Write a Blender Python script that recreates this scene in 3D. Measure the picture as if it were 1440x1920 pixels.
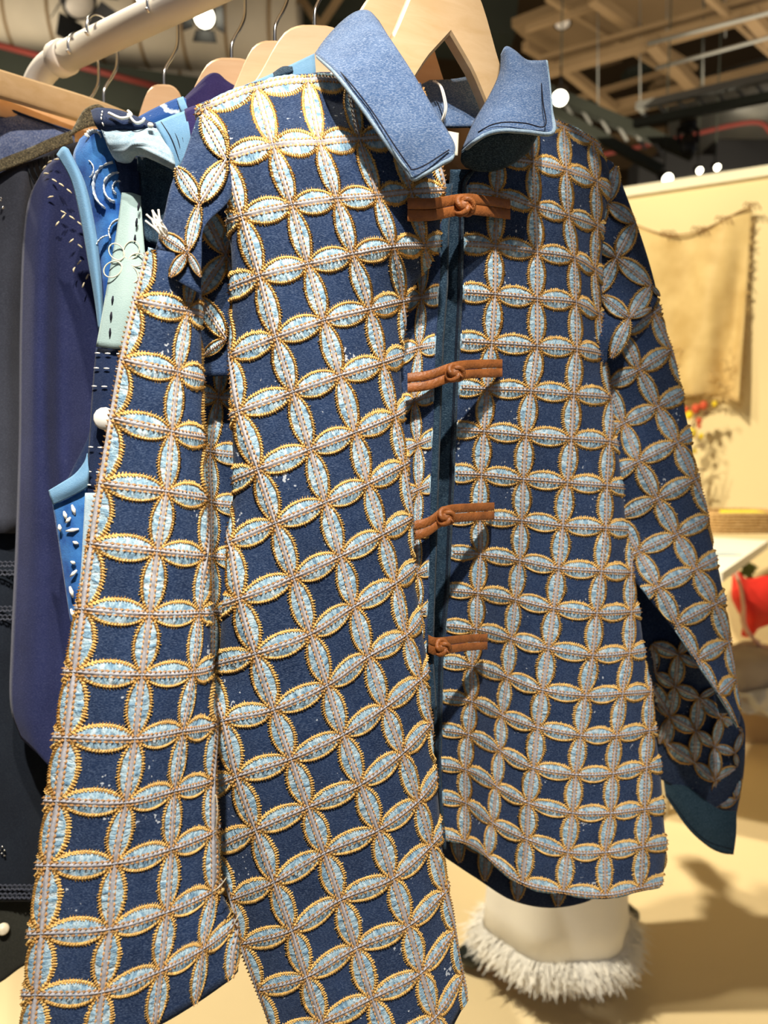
import bpy, math, random
import numpy as np
from mathutils import Vector, Matrix

random.seed(7)
rng = np.random.default_rng(7)
for o in list(bpy.data.objects):
    bpy.data.objects.remove(o, do_unlink=True)
SC = bpy.context.scene
COL = SC.collection

# ------------------------------------------------------------------ camera
F = 1440.0
CAM = np.array([0.0, 0.0, 1.35])
PITCH = math.radians(-5.0)
FW = np.array([0.0, math.cos(PITCH), math.sin(PITCH)])
UP = np.array([0.0, -math.sin(PITCH), math.cos(PITCH)])
RT = np.array([1.0, 0.0, 0.0])
cam = bpy.data.cameras.new('camera')
cam.sensor_fit = 'HORIZONTAL'
cam.sensor_width = 36.0
cam.lens = 36.0
cam.clip_start = 0.02
cam.clip_end = 100
cam.dof.use_dof = True
cam.dof.focus_distance = 0.60
cam.dof.aperture_fstop = 8.0
camo = bpy.data.objects.new('camera', cam)
COL.objects.link(camo)
camo.location = CAM
camo.rotation_euler = (math.radians(90) + PITCH, 0, 0)
SC.camera = camo

# ------------------------------------------------------------------ light
SC.view_settings.view_transform = 'Standard'
SC.view_settings.look = 'None'
SC.view_settings.gamma = 1.0
SC.view_settings.use_curve_mapping = False
SC.view_settings.exposure = 0.0

world = bpy.data.worlds.new('hall_ambience')
SC.world = world
world.use_nodes = True
world.node_tree.nodes['Background'].inputs[0].default_value = (0.88, 0.90, 1.0, 1)
world.node_tree.nodes['Background'].inputs[1].default_value = 0.20


def aim_light(name, kind, loc, target, energy, color, size, spot=None):
    l = bpy.data.lights.new(name, kind)
    l.energy = energy
    l.color = color
    if kind == 'SPOT':
        l.spot_size = math.radians(spot)
        l.spot_blend = 0.8
        l.shadow_soft_size = size
    elif kind == 'AREA':
        l.size = size
    o = bpy.data.objects.new(name, l)
    COL.objects.link(o)
    o.location = loc
    d = Vector(target) - Vector(loc)
    o.rotation_euler = d.to_track_quat('-Z', 'Y').to_euler()
    return o


aim_light('hall_spot_key', 'SPOT', (0.12, -1.25, 3.7), (-0.11, 0.60, 1.17), 600, (1.0, 0.94, 0.85), 0.035, 21)
aim_light('hall_spot_side', 'SPOT', (0.55, -1.2, 3.8), (-0.50, 0.85, 1.58), 400, (1.0, 0.90, 0.76), 0.035, 26)
aim_light('hall_spot_wall', 'SPOT', (-0.6, 1.6, 3.9), (1.7, 3.4, 1.3), 620, (1.0, 0.88, 0.66), 0.05, 75)
aim_light('hall_spot_floor', 'SPOT', (-1.7, 1.7, 3.9), (0.75, 2.0, 0.2), 760, (1.0, 0.90, 0.70), 0.06, 70)
aim_light('hall_ceiling_wash', 'AREA', (1.5, 5.0, 3.6), (1.5, 6.5, 6.5), 45, (1.0, 0.86, 0.66), 3.0)
aim_light('added_duct_fill', 'AREA', (-3.2, 4.6, 3.3), (-2.2, 6.0, 5.5), 60, (1.0, 0.88, 0.70), 2.0)  # unseen upward area lamp, added to brighten the left ducts

# ------------------------------------------------------------------ helpers


def W(px, py, z):
    """photo pixel + distance along the lens axis -> point in the hall"""
    px = np.asarray(px, float); py = np.asarray(py, float); z = np.asarray(z, float)
    return (CAM + z[..., None] * FW + ((px - 720.0) / F * z)[..., None] * RT
            + ((960.0 - py) / F * z)[..., None] * UP)


def Wt(px, py, z):
    return tuple(W(px, py, z))


def to_px(P):
    d = np.asarray(P) - CAM
    z = d @ FW
    return 720 + F * (d @ RT) / z, 960 - F * (d @ UP) / z, z


def hit(px, py, p0, n):
    d = FW + (px - 720) / F * RT + (960 - py) / F * UP
    n = np.asarray(n, float)
    t = ((np.asarray(p0, float) - CAM) @ n) / (d @ n)
    return CAM + t * d


def floor_pt(px, py):
    return hit(px, py, (0, 0, 0), (0, 0, 1))


def tag(o, label=None, cat=None, group=None, kind=None):
    if label: o['label'] = label
    if cat: o['category'] = cat
    if group: o['group'] = group
    if kind: o['kind'] = kind
    return o


def thing(name, label, cat, loc=(0, 0, 0), group=None):
    o = bpy.data.objects.new(name, None)
    o.empty_display_size = 0.05
    COL.objects.link(o)
    o.location = loc
    return tag(o, label, cat, group)


def attach(o, parent):
    if parent is not None:
        o.parent = parent
        if parent.type == 'EMPTY':
            o.matrix_parent_inverse = Matrix.Translation(-Vector(parent.location))


def link_mesh(name, me, mat, parent=None, smooth=True):
    o = bpy.data.objects.new(name, me)
    COL.objects.link(o)
    if mat is not None:
        me.materials.append(mat)
    if smooth and len(me.polygons):
        me.polygons.foreach_set('use_smooth', np.ones(len(me.polygons), bool))
    attach(o, parent)
    return o


def quads_obj(name, V, Q, mat, parent=None, uv=None, smooth=True):
    """V (n,3), Q (m,4) arrays -> one mesh object"""
    V = np.asarray(V, np.float32).reshape(-1, 3)
    Q = np.asarray(Q, np.int32).reshape(-1, 4)
    me = bpy.data.meshes.new(name)
    me.vertices.add(len(V))
    me.vertices.foreach_set('co', V.ravel())
    me.loops.add(Q.size)
    me.loops.foreach_set('vertex_index', Q.ravel())
    me.polygons.add(len(Q))
    me.polygons.foreach_set('loop_start', np.arange(0, Q.size, 4, dtype=np.int32))
    me.polygons.foreach_set('loop_total', np.full(len(Q), 4, np.int32))
    if uv is not None:
        l = me.uv_layers.new(name='UVMap')
        l.data.foreach_set('uv', np.asarray(uv, np.float32).reshape(-1, 2)[Q.ravel()].ravel())
    me.update(calc_edges=True)
    return link_mesh(name, me, mat, parent, smooth)


def py_obj(name, verts, faces, mat, parent=None, smooth=False):
    me = bpy.data.meshes.new(name)
    me.from_pydata([tuple(map(float, v)) for v in verts], [], faces)
    me.update()
    return link_mesh(name, me, mat, parent, smooth)


def grid_q(nr, nc, off=0):
    i = np.arange(nr - 1)[:, None] * nc + np.arange(nc - 1)[None, :] + off
    return np.stack([i, i + 1, i + nc + 1, i + nc], -1).reshape(-1, 4)


def solid(o, t, offset=-1, bevel=None):
    m = o.modifiers.new('thickness', 'SOLIDIFY')
    m.thickness = t
    m.offset = offset
    return o


def bevel(o, w, seg=2):
    m = o.modifiers.new('edge', 'BEVEL')
    m.width = w
    m.segments = seg
    m.limit_method = 'ANGLE'
    return o


def box(name, lo, hi, mat, parent=None, bw=None, M=None):
    x0, y0, z0 = lo; x1, y1, z1 = hi
    v = np.array([(x0, y0, z0), (x1, y0, z0), (x1, y1, z0), (x0, y1, z0), (x0, y0, z1), (x1, y0, z1), (x1, y1, z1), (x0, y1, z1)], float)
    if M is not None:
        v = np.array([tuple(M @ Vector(p)) for p in v])
    o = py_obj(name, v, [(3, 2, 1, 0), (4, 5, 6, 7), (0, 1, 5, 4), (1, 2, 6, 5), (2, 3, 7, 6), (3, 0, 4, 7)], mat, parent)
    if bw: bevel(o, bw)
    return o


def frames(P):
    P = np.asarray(P, float)
    T = np.gradient(P, axis=0)
    T /= np.linalg.norm(T, axis=1)[:, None] + 1e-12
    n = np.cross(T[0], (0.31, 0.2, 0.93)); n /= np.linalg.norm(n)
    Ns = []
    for t in T:
        n = n - t * (n @ t); n /= np.linalg.norm(n) + 1e-12
        Ns.append(n.copy())
    N = np.array(Ns)
    return P, T, N, np.cross(T, N)


def catmull(P, n=8, closed=False):
    P = np.asarray(P, float)
    if closed:
        P = np.vstack([P[-1], P, P[:2]])
    else:
        P = np.vstack([2 * P[0] - P[1], P, 2 * P[-1] - P[-2]])
    out = []
    for i in range(1, len(P) - 2):
        t = np.linspace(0, 1, n, endpoint=False)[:, None]
        a, b, c, d = P[i - 1:i + 3]
        out.append(0.5 * (2 * b + (c - a) * t + (2 * a - 5 * b + 4 * c - d) * t ** 2 + (-a + 3 * b - 3 * c + d) * t ** 3))
    if not closed:
        out.append(P[-2][None])
    return np.vstack(out)


def tube_arrays(P, r, ns=8, flat=1.0, caps=True):
    P, T, N, B = frames(P)
    r = np.broadcast_to(np.asarray(r, float), (len(P),))
    if caps:
        P = np.vstack([P[0], P, P[-1]]); N = np.vstack([N[0], N, N[-1]]); B = np.vstack([B[0], B, B[-1]])
        r = np.concatenate([[r[0] * .02], r, [r[-1] * .02]])
    a = np.linspace(0, 2 * np.pi, ns, endpoint=False)
    V = P[:, None] + r[:, None, None] * (np.cos(a)[None, :, None] * N[:, None] + flat * np.sin(a)[None, :, None] * B[:, None])
    n = len(P)
    i = np.arange(n - 1)[:, None] * ns; j = np.arange(ns)[None]
    Q = np.stack([i + j, i + (j + 1) % ns, i + ns + (j + 1) % ns, i + ns + j], -1).reshape(-1, 4)
    return V.reshape(-1, 3), Q


def tube(name, P, r, mat, parent=None, ns=8, flat=1.0):
    V, Q = tube_arrays(P, r, ns, flat)
    return quads_obj(name, V, Q, mat, parent)


def beam(name, a, b, w, h, mat, parent=None):
    a = np.asarray(a, float); b = np.asarray(b, float)
    d = b - a; d /= np.linalg.norm(d)
    s = np.cross(d, (0, 0, 1)); s /= np.linalg.norm(s) + 1e-9
    u = np.cross(s, d)
    v = []
    for p in (a, b):
        for q in ((-1, -1), (1, -1), (1, 1), (-1, 1)):
            v.append(p + s * q[0] * w / 2 + u * q[1] * h / 2)
    return py_obj(name, v, [(0, 1, 2, 3), (7, 6, 5, 4), (0, 4, 5, 1), (1, 5, 6, 2), (2, 6, 7, 3), (3, 7, 4, 0)], mat, parent)


# ------------------------------------------------------------------ materials
def mat_new(name, rough=0.85, spec=0.25):
    m = bpy.data.materials.new(name)
    m.use_nodes = True
    nt = m.node_tree
    b = nt.nodes['Principled BSDF']
    b.inputs['Roughness'].default_value = rough
    b.inputs['Specular IOR Level'].default_value = spec
    return m, nt, b


def N_(nt, t, **kw):
    n = nt.nodes.new(t)
    for k, v in kw.items():
        if k in n.inputs: n.inputs[k].default_value = v
        else: setattr(n, k, v)
    return n


def ramp(nt, fac, stops):
    r = nt.nodes.new('ShaderNodeValToRGB')
    e = r.color_ramp.elements
    while len(e) < len(stops): e.new(0.5)
    for el, (p, c) in zip(e, stops):
        el.position = p
        el.color = (*c, 1)
    nt.links.new(fac, r.inputs[0])
    return r.outputs[0]


def bump(nt, b, height, strength, dist):
    n = N_(nt, 'ShaderNodeBump')
    n.inputs['Strength'].default_value = strength
    n.inputs['Distance'].default_value = dist
    nt.links.new(height, n.inputs['Height'])
    nt.links.new(n.outputs[0], b.inputs['Normal'])


def mixc(nt, fac, a, c, mode='MIX'):
    m = nt.nodes.new('ShaderNodeMix')
    m.data_type = 'RGBA'
    m.blend_type = mode
    for sock, v in ((m.inputs[0], fac), (m.inputs[6], a), (m.inputs[7], c)):
        if hasattr(v, 'links'): nt.links.new(v, sock)
        elif isinstance(v, (int, float)): sock.default_value = v
        else: sock.default_value = (*v, 1)
    return m.outputs[2]


def plain(name, c, rough=0.8, spec=0.3, var=0.12, scale=20.0, bs=0.0, metal=0.0, bscale=None):
    m, nt, b = mat_new(name, rough, spec)
    co = N_(nt, 'ShaderNodeTexCoord')
    nz = N_(nt, 'ShaderNodeTexNoise', Scale=scale, Detail=4.0)
    nt.links.new(co.outputs['Object'], nz.inputs['Vector'])
    lo = tuple(max(0, x * (1 - var)) for x in c); hi = tuple(min(1, x * (1 + var)) for x in c)
    nt.links.new(ramp(nt, nz.outputs[0], [(0.3, lo), (0.7, hi)]), b.inputs['Base Color'])
    b.inputs['Metallic'].default_value = metal
    if bs:
        nb = N_(nt, 'ShaderNodeTexNoise', Scale=bscale or scale * 4, Detail=3.0)
        nt.links.new(co.outputs['Object'], nb.inputs['Vector'])
        bump(nt, b, nb.outputs[0], bs, 0.002)
    return m


def denim(name, c, c2, fleck=(0.55, 0.62, 0.72), amount=0.5, mott=26.0, twill=True, bstr=0.5, lint=0.0):
    m, nt, b = mat_new(name, 0.92, 0.12)
    b.inputs['Sheen Weight'].default_value = 0.08
    co = N_(nt, 'ShaderNodeTexCoord')
    big = N_(nt, 'ShaderNodeTexNoise', Scale=mott, Detail=5.0, Roughness=0.6)
    nt.links.new(co.outputs['Object'], big.inputs['Vector'])
    base = ramp(nt, big.outputs[0], [(0.28, c), (0.72, c2)])
    mp = N_(nt, 'ShaderNodeMapping')
    mp.inputs['Rotation'].default_value = (0, math.radians(35), 0)
    mp.inputs['Scale'].default_value = (1.0, 1.0, 3.2)
    nt.links.new(co.outputs['Object'], mp.inputs['Vector'])
    fine = N_(nt, 'ShaderNodeTexNoise', Scale=620.0, Detail=2.0, Roughness=0.7)
    nt.links.new(mp.outputs[0], fine.inputs['Vector'])
    k = ramp(nt, fine.outputs[0], [(0.46, (0, 0, 0)), (0.74, (amount,) * 3)])
    col = mixc(nt, k, base, fleck)
    sp_ = N_(nt, 'ShaderNodeTexNoise', Scale=330.0, Detail=1.0)
    nt.links.new(co.outputs['Object'], sp_.inputs['Vector'])
    ms = N_(nt, 'ShaderNodeTexNoise', Scale=38.0, Detail=2.0)
    nt.links.new(co.outputs['Object'], ms.inputs['Vector'])
    mu = N_(nt, 'ShaderNodeMath', operation='MULTIPLY'); nt.links.new(sp_.outputs[0], mu.inputs[0]); nt.links.new(ms.outputs[0], mu.inputs[1])
    col = mixc(nt, ramp(nt, mu.outputs[0], [(0.44, (0, 0, 0)), (0.47, (lint,) * 3)]), col, (0.75, 0.80, 0.85))
    nt.links.new(col, b.inputs['Base Color'])
    bump(nt, b, fine.outputs[0], bstr, 0.0006)
    return m


M = {}
M['denim_dark'] = denim('dark_indigo_denim', (0.006, 0.017, 0.052), (0.018, 0.040, 0.105), (0.19, 0.26, 0.41), 0.46, lint=.7)
M['denim_mid'] = denim('mid_blue_denim', (0.040, 0.088, 0.200), (0.085, 0.150, 0.29), (0.50, 0.58, 0.72), 0.60, 45)
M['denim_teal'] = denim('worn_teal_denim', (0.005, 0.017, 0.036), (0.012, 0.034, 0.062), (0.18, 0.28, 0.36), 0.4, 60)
M['cuff'] = denim('cuff_denim', (0.016, 0.040, 0.060), (0.028, 0.060, 0.085), (0.2, 0.3, 0.36), 0.3, 40)


def petal_mat():
    m, nt, b = mat_new('bleached_denim_petal', 0.9, 0.12)
    uv = N_(nt, 'ShaderNodeUVMap')
    info = N_(nt, 'ShaderNodeObjectInfo')
    geo = N_(nt, 'ShaderNodeTexCoord')
    mp = N_(nt, 'ShaderNodeMapping')
    mp.inputs['Scale'].default_value = (10.0, 0.9, 1.0)
    nt.links.new(uv.outputs[0], mp.inputs['Vector'])
    nz = N_(nt, 'ShaderNodeTexNoise', Scale=1.15, Detail=3.0, Roughness=0.6)
    nz.inputs['Distortion'].default_value = 0.4
    nt.links.new(mp.outputs[0], nz.inputs['Vector'])
    c = ramp(nt, nz.outputs[0], [(0.30, (0.12, 0.22, 0.32)), (0.45, (0.27, 0.41, 0.51)), (0.60, (0.50, 0.63, 0.69)), (0.78, (0.80, 0.86, 0.87))])
    fine = N_(nt, 'ShaderNodeTexNoise', Scale=700.0, Detail=2.0)
    nt.links.new(geo.outputs['Object'], fine.inputs['Vector'])
    c = mixc(nt, 0.35, c, ramp(nt, fine.outputs[0], [(0.35, (0.35, 0.45, 0.52)), (0.65, (0.9, 0.94, 0.96))]), 'OVERLAY')
    nt.links.new(c, b.inputs['Base Color'])
    add = N_(nt, 'ShaderNodeMath', operation='MULTIPLY_ADD')
    nt.links.new(fine.outputs[0], add.inputs[0]); add.inputs[1].default_value = 0.15
    nt.links.new(nz.outputs[0], add.inputs[2])
    bump(nt, b, add.outputs[0], 0.9, 0.003)
    return m


M['petal'] = petal_mat()
M['thread'] = plain('ochre_thread', (0.86, 0.53, 0.17), 0.6, 0.3, 0.22, 260.0)
M['thread2'] = plain('rust_thread', (0.68, 0.36, 0.14), 0.6, 0.3, 0.25, 260.0)
M['tape'] = plain('grey_seam_cord', (0.44, 0.43, 0.45), 0.8, 0.2, 0.28, 300.0)
M['white_thread'] = plain('white_thread', (0.85, 0.82, 0.74), 0.7, 0.2, 0.06, 100.0)
M['cream_thread'] = plain('cream_thread', (0.80, 0.68, 0.45), 0.7, 0.2, 0.06, 100.0)
M['black_thread'] = plain('black_thread', (0.01, 0.01, 0.02), 0.7, 0.2, 0.06, 100.0)
M['leather'] = plain('tan_leather', (0.29, 0.095, 0.022), 0.5, 0.45, 0.25, 90.0, 0.35, bscale=420)


def wood_mat(name, c1, c2):
    m, nt, b = mat_new(name, 0.42, 0.4)
    co = N_(nt, 'ShaderNodeTexCoord')
    mp = N_(nt, 'ShaderNodeMapping')
    mp.inputs['Scale'].default_value = (3.0, 14.0, 26.0)
    nt.links.new(co.outputs['Object'], mp.inputs['Vector'])
    nz = N_(nt, 'ShaderNodeTexNoise', Scale=4.0, Detail=6.0, Roughness=0.6)
    nz.inputs['Distortion'].default_value = 0.6
    nt.links.new(mp.outputs[0], nz.inputs['Vector'])
    nt.links.new(ramp(nt, nz.outputs[0], [(0.3, c1), (0.7, c2)]), b.inputs['Base Color'])
    return m


M['wood'] = wood_mat('beech_wood', (0.76, 0.47, 0.25), (0.84, 0.57, 0.34))
M['wood2'] = wood_mat('pale_beech_wood', (0.66, 0.44, 0.22), (0.76, 0.54, 0.31))
M['chrome'] = plain('chrome_wire', (0.75, 0.74, 0.72), 0.18, 0.5, 0.02, 10, metal=1.0)
M['rail'] = plain('ivory_painted_pipe', (0.84, 0.78, 0.70), 0.35, 0.4, 0.04, 12)
M['lining'] = denim('dark_lining', (0.012, 0.022, 0.055), (0.03, 0.05, 0.10), (0.2, 0.22, 0.3), 0.35)

# ------------------------------------------------------------------ the hall
CEIL_Z = 6.2
M['floor'] = plain('sand_coloured_floor', (0.80, 0.64, 0.37), 0.55, 0.3, 0.05, 1.5)
M['wall'] = plain('cream_booth_wall', (0.86, 0.71, 0.39), 0.8, 0.2, 0.03, 1.2)
M['wallcap'] = plain('cream_wall_cap', (0.90, 0.84, 0.62), 0.7, 0.2, 0.02, 2)
M['ceil'] = plain('brown_ceiling', (0.13, 0.085, 0.04), 0.9, 0.1, 0.25, 0.6)
M['steel_brown'] = plain('brown_painted_steel', (0.25, 0.165, 0.08), 0.6, 0.3, 0.15, 2)
M['steel_dark'] = plain('dark_green_steel', (0.035, 0.04, 0.028), 0.6, 0.3, 0.2, 2)
M['steel_grey'] = plain('grey_steel', (0.36, 0.36, 0.32), 0.35, 0.5, 0.15, 3, metal=0.6)
M['duct'] = plain('galvanised_duct', (0.55, 0.48, 0.36), 0.45, 0.4, 0.2, 1.5)
M['red_pipe'] = plain('red_sprinkler_pipe', (0.20, 0.035, 0.025), 0.6, 0.3, 0.1, 3)
M['black'] = plain('black_lamp_housing', (0.012, 0.012, 0.012), 0.5, 0.3, 0.1, 5)

fl = py_obj('floor', [(-8, -3, 0), (9, -3, 0), (9, 14, 0), (-8, 14, 0)], [(0, 1, 2, 3)], M['floor'])
tag(fl, kind='structure')
ce = box('ceiling', (-9, -3, CEIL_Z), (10, 15, CEIL_Z + .1), M['ceil'])
tag(ce, kind='structure')
hb = box('wall_far', (-9, 14.6, 0), (10, 14.8, CEIL_Z), M['ceil'])
tag(hb, kind='structure')

wl_ = box('wall_left', (-8.2, -3, 0), (-8, 15, CEIL_Z), M['ceil'])
tag(wl_, kind='structure')

# booth wall behind the jackets: runs from far left to near right
WT = 2.62                                            # top of the booth wall
wa = hit(1180, 352, (0, 0, WT), (0, 0, 1)); wb = hit(1440, 312, (0, 0, WT), (0, 0, 1))
wd = (wb - wa) / np.linalg.norm(wb - wa)
wn = np.cross(wd, (0, 0, 1)); wn /= np.linalg.norm(wn)        # towards camera or away
if wn @ (CAM - wa) < 0: wn = -wn
w0 = wa - wd * 0.75; w1 = wb + wd * 3.0
WP = wa.copy()


def wall_box(name, a, b, z0, z1, t0, t1, mat, parent=None):
    v = []
    for z in (z0, z1):
        for p, t in ((a, t0), (b, t0), (b, t1), (a, t1)):
            q = p + wn * t; v.append((q[0], q[1], z))
    return py_obj(name, v, [(3, 2, 1, 0), (4, 5, 6, 7), (0, 1, 5, 4), (1, 2, 6, 5), (2, 3, 7, 6), (3, 0, 4, 7)], mat, parent)


bw_ = wall_box('wall_right', w0, w1, 0, WT - 0.045, -0.06, 0.0, M['wall'])
tag(bw_, kind='structure')
cap_ = wall_box('trim_1', w0, w1, WT - 0.045, WT, -0.07, 0.02, M['wallcap'])
tag(cap_, kind='structure')


def on_wall(px, py, off=0.0):
    p = hit(px, py, WP, wn)
    return p + wn * off


# ---- steelwork, ducts and pipes of the hall ceiling (parts of the ceiling)
def cb(p1, p2, w, mat, z1=5.0, z2=5.0, h=None, name='beam'):
    return beam(name, Wt(*p1, z1), Wt(*p2, z2), w, h or w, M[mat], ce)


cb((1010, 140), (1450, 16), 0.10, 'steel_brown', 5.6, 4.6, 0.05)
cb((1010, 112), (1450, -12), 0.05, 'steel_brown', 5.6, 4.6, 0.03)
cb((1010, 90), (1450, -70), 0.9, 'steel_brown', 6.0, 5.0, 0.06, 'soffit_panel')
cb((1025, -5), (1305, 168), 0.035, 'steel_brown', 5.2, 5.8)
cb((1110, -5), (1202, 62), 0.065, 'steel_brown', 5.0, 5.3)
cb((1222, 80), (1308, 170), 0.075, 'steel_brown', 5.0, 5.5)
cb((1060, 130), (1152, 204), 0.06, 'steel_brown', 5.6, 5.9)
cb((985, 85), (1045, 120), 0.06, 'steel_brown', 5.6, 5.9)
cb((1325, -8), (1450, 104), 0.035, 'steel_brown', 4.6, 5.0)
cb((1403, 24), (1450, 78), 0.07, 'steel_brown', 4.6, 4.8)
cb((1245, 90), (1305, 128), 0.03, 'steel_brown', 5.2, 5.4)
cb((985, 55), (1130, 8), 0.04, 'steel_brown', 5.4, 5.2)
cb((1000, 210), (1300, 120), 0.04, 'steel_brown', 6.2, 5.8)
cb((1120, 208), (1450, 125), 0.06, 'steel_brown', 6.0, 5.4)
cb((1130, 210), (1300, 170), 0.10, 'steel_brown', 6.2, 5.8)
for q in range(6):
    cb((1015 + 52 * q, 75 + 22 * q), (1065 + 52 * q, 60 + 22 * q), 0.16, 'steel_dark' if q % 2 else 'steel_brown', 7.0, 7.0, 0.05, 'ceiling_slat')
tube('conduit', [Wt(1215, 82, 5.0), Wt(1450, 22, 4.5)], 0.012, M['steel_grey'], ce)
tube('conduit', [Wt(1230, 128, 5.2), Wt(1450, 68, 4.7)], 0.012, M['steel_grey'], ce)
# lighting truss
tr = cb((1195, 200), (1450, 142), 0.045, 'steel_grey', 5.0, 4.4, name='truss_chord')
cb((1190, 232), (1450, 180), 0.05, 'steel_dark', 5.0, 4.4, name='truss_chord')
cb((1010, 165), (1300, 290), 0.07, 'steel_dark', 5.2, 5.2, name='truss_chord')
cb((1020, 200), (1240, 320), 0.06, 'steel_dark', 5.2, 5.2, name='truss_chord')
for q in range(7):
    x = 1195 + q * 36
    cb((x, 200 - q * 8), (x + 22, 226 - q * 8), 0.016, 'steel_grey', 5.0 - q * .08, 5.0 - q * .08, name='truss_web')
for q in range(7):
    cb((1020 + q * 34, 172 + q * 15), (1040 + q * 34, 205 + q * 15), 0.018, 'steel_grey', 5.2, 5.2, name='truss_web')
tube('red_pipe', catmull([Wt(1120, 292, 6.0), Wt(1260, 262, 5.7), Wt(1408, 229, 5.4), Wt(1450, 252, 5.4)], 6), 0.016, M['red_pipe'], ce)
tube('round_duct', [Wt(1290, 235, 8.0), Wt(1560, 165, 7.0)], 0.42, M['steel_grey'], ce, 20)
cb((1120, 290), (1460, 250), 0.9, 'steel_brown', 9.0, 8.0, 0.1, 'soffit_panel')
for x, y1 in ((1121, 200), (1200, 210), (1250, 90), (1360, 70), (1318, 160)):
    tube('hanging_wire', [Wt(x, y1, 5.2), Wt(x, -60, 5.2)], 0.005, M['steel_grey'], ce, 5)
# left side: big insulated ducts seen past the rail
for (y0, y1, z, r) in ((20, 55, 6.0, 0.33), (108, 150, 6.4, 0.36), (205, 240, 7.0, 0.33)):
    d = tube('round_duct', [Wt(-160, y0, z), Wt(560, y1, z)], r, M['duct'], ce, 24)
    for k in range(9):
        a = np.array(Wt(-160, y0, z)); b = np.array(Wt(560, y1, z))
        p = a + (b - a) * (0.06 + 0.11 * k); dd = (b - a) / np.linalg.norm(b - a)
        tube('duct_band', [p - dd * .012, p + dd * .012], r * 1.015, M['steel_brown'], ce, 24)
tube('red_pipe', [Wt(-40, 74, 5.4), Wt(330, 172, 5.4)], 0.022, M['red_pipe'], ce)
cb((-40, 150), (480, 225), 0.5, 'steel_dark', 6.0, 6.0, 0.3, 'girder')
cb((420, 10), (960, 60), 0.5, 'steel_dark', 6.6, 6.6, 0.3, 'girder')
for q in range(6):
    cb((400 + q * 40, -10 + (q % 2) * 60), (440 + q * 40, 50 - (q % 2) * 60), 0.05, 'steel_brown', 5.8, 5.8)


def emis(name, c, s):
    m = bpy.data.materials.new(name); m.use_nodes = True
    nt = m.node_tree; nt.nodes.clear()
    e = N_(nt, 'ShaderNodeEmission'); e.inputs[0].default_value = (*c, 1); e.inputs[1].default_value = s
    o = N_(nt, 'ShaderNodeOutputMaterial'); nt.links.new(e.outputs[0], o.inputs[0])
    return m


M['lamp'] = emis('lit_lamp', (1.0, 0.93, 0.72), 9.0)


def spotlight(px, py, z, r, label, tilt=(0.1, -0.8, -0.5), barn=False, lit=True):
    c = np.array(Wt(px, py, z)); d = np.array(tilt, float); d /= np.linalg.norm(d)
    t = thing('spotlight', label, 'spotlight', tuple(c), 'hall spotlights')
    tube('housing', [c - d * r * 3.2, c - d * r * 2.6, c - d * r * .4, c - d * r * .02], [r * .6, r * .95, r * 1.05, r * 1.15], M['black'], t, 16)
    tube('lens', [c - d * r * .02, c + d * r * .06], [r * .95, r * .9], M['lamp'] if lit else M['rail'], t, 16)
    tube('drop_rod', [c - d * r * 1.5 + np.array((0, 0, r * 3)), np.array((c[0], c[1], CEIL_Z))], .005, M['steel_dark'], t, 5)
    tube('yoke', [c - d * r * 1.5, c - d * r * 1.5 + np.array((0, 0, r * 3.5))], r * .12, M['black'], t, 6)
    if barn:
        s = np.cross(d, (0, 0, 1)); s /= np.linalg.norm(s); u = np.cross(s, d)
        for k, (a, b) in enumerate(((s, u), (-s, u), (u, s), (-u, s))):
            p = c + a * r * 1.1
            v = [p - b * r * .9, p + b * r * .9, p + b * r * 1.2 + a * r * .9 + d * r * 1.2, p - b * r * 1.2 + a * r * .9 + d * r * 1.2]
            solid(py_obj('barn_door', v, [(0, 1, 2, 3)], M['black'], t), r * .05)
    return t


spotlight(383, 32, 5.0, 0.066, 'round lit spotlight just under the white rail', barn=True)
spotlight(150, 8, 5.0, 0.10, 'half hidden spotlight with barn doors at top left corner', (0.5, -0.3, -0.8), True, False)
spotlight(275, -6, 5.0, 0.07, 'spotlight cut by the top edge behind the white rail', (0.1, -0.6, -0.8))
spotlight(1050, 184, 5.0, 0.05, 'lit spotlight beside the right collar tip', (-0.2, -0.7, -0.6))
spotlight(1252, 336, 5.0, 0.036, 'small lit lamp just above the cream wall')
spotlight(1312, 320, 5.2, 0.022, 'tiny left lamp of a pair above the wall cap')
spotlight(1345, 314, 5.2, 0.022, 'tiny right lamp of a pair above the wall cap')
spotlight(1055, 45, 5.6, 0.055, 'unlit cream pendant lamp under the brown ceiling', (0, -.3, -1), False, False)
mh = thing('moving_head_lamp', 'dark stage lamp hanging from the grey truss', 'stage lamp', Wt(1290, 265, 5.0))
tube('head', [Wt(1290, 252, 5.0), Wt(1290, 262, 5.0), Wt(1290, 280, 4.96), Wt(1290, 288, 4.95)], [.03, .05, .05, .03], M['black'], mh, 14)
tube('base', [Wt(1290, 228, 5.0), Wt(1290, 242, 5.0)], 0.055, M['black'], mh, 12)
tube('arm', [Wt(1272, 240, 5.0), Wt(1272, 268, 5.0)], 0.012, M['black'], mh, 8)
tube('arm', [Wt(1308, 240, 5.0), Wt(1308, 268, 5.0)], 0.012, M['black'], mh, 8)
ds = thing('speaker_cluster', 'black equipment boxes low behind the booth wall edge', 'equipment', Wt(1270, 310, 5.5))
for (x0, x1, y0, y1) in ((1196, 1240, 295, 345), (1236, 1290, 280, 335), (1284, 1340, 290, 330), (1340, 1450, 262, 320)):
    a = W(x0, y1, 5.6); b = W(x1, y0, 5.6)
    box('case', (a[0], a[1], a[2]), (b[0], a[1] + .25, b[2]), M['black'], ds, 0.01)

# ------------------------------------------------------------------ cloth engine
PITCH_L = 0.042                                     # one lattice cell of the quilting, metres


def poly_x(poly):
    p = np.array(sorted(poly, key=lambda q: q[1]), float)
    return lambda y: np.interp(y, p[:, 1], p[:, 0])


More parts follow.
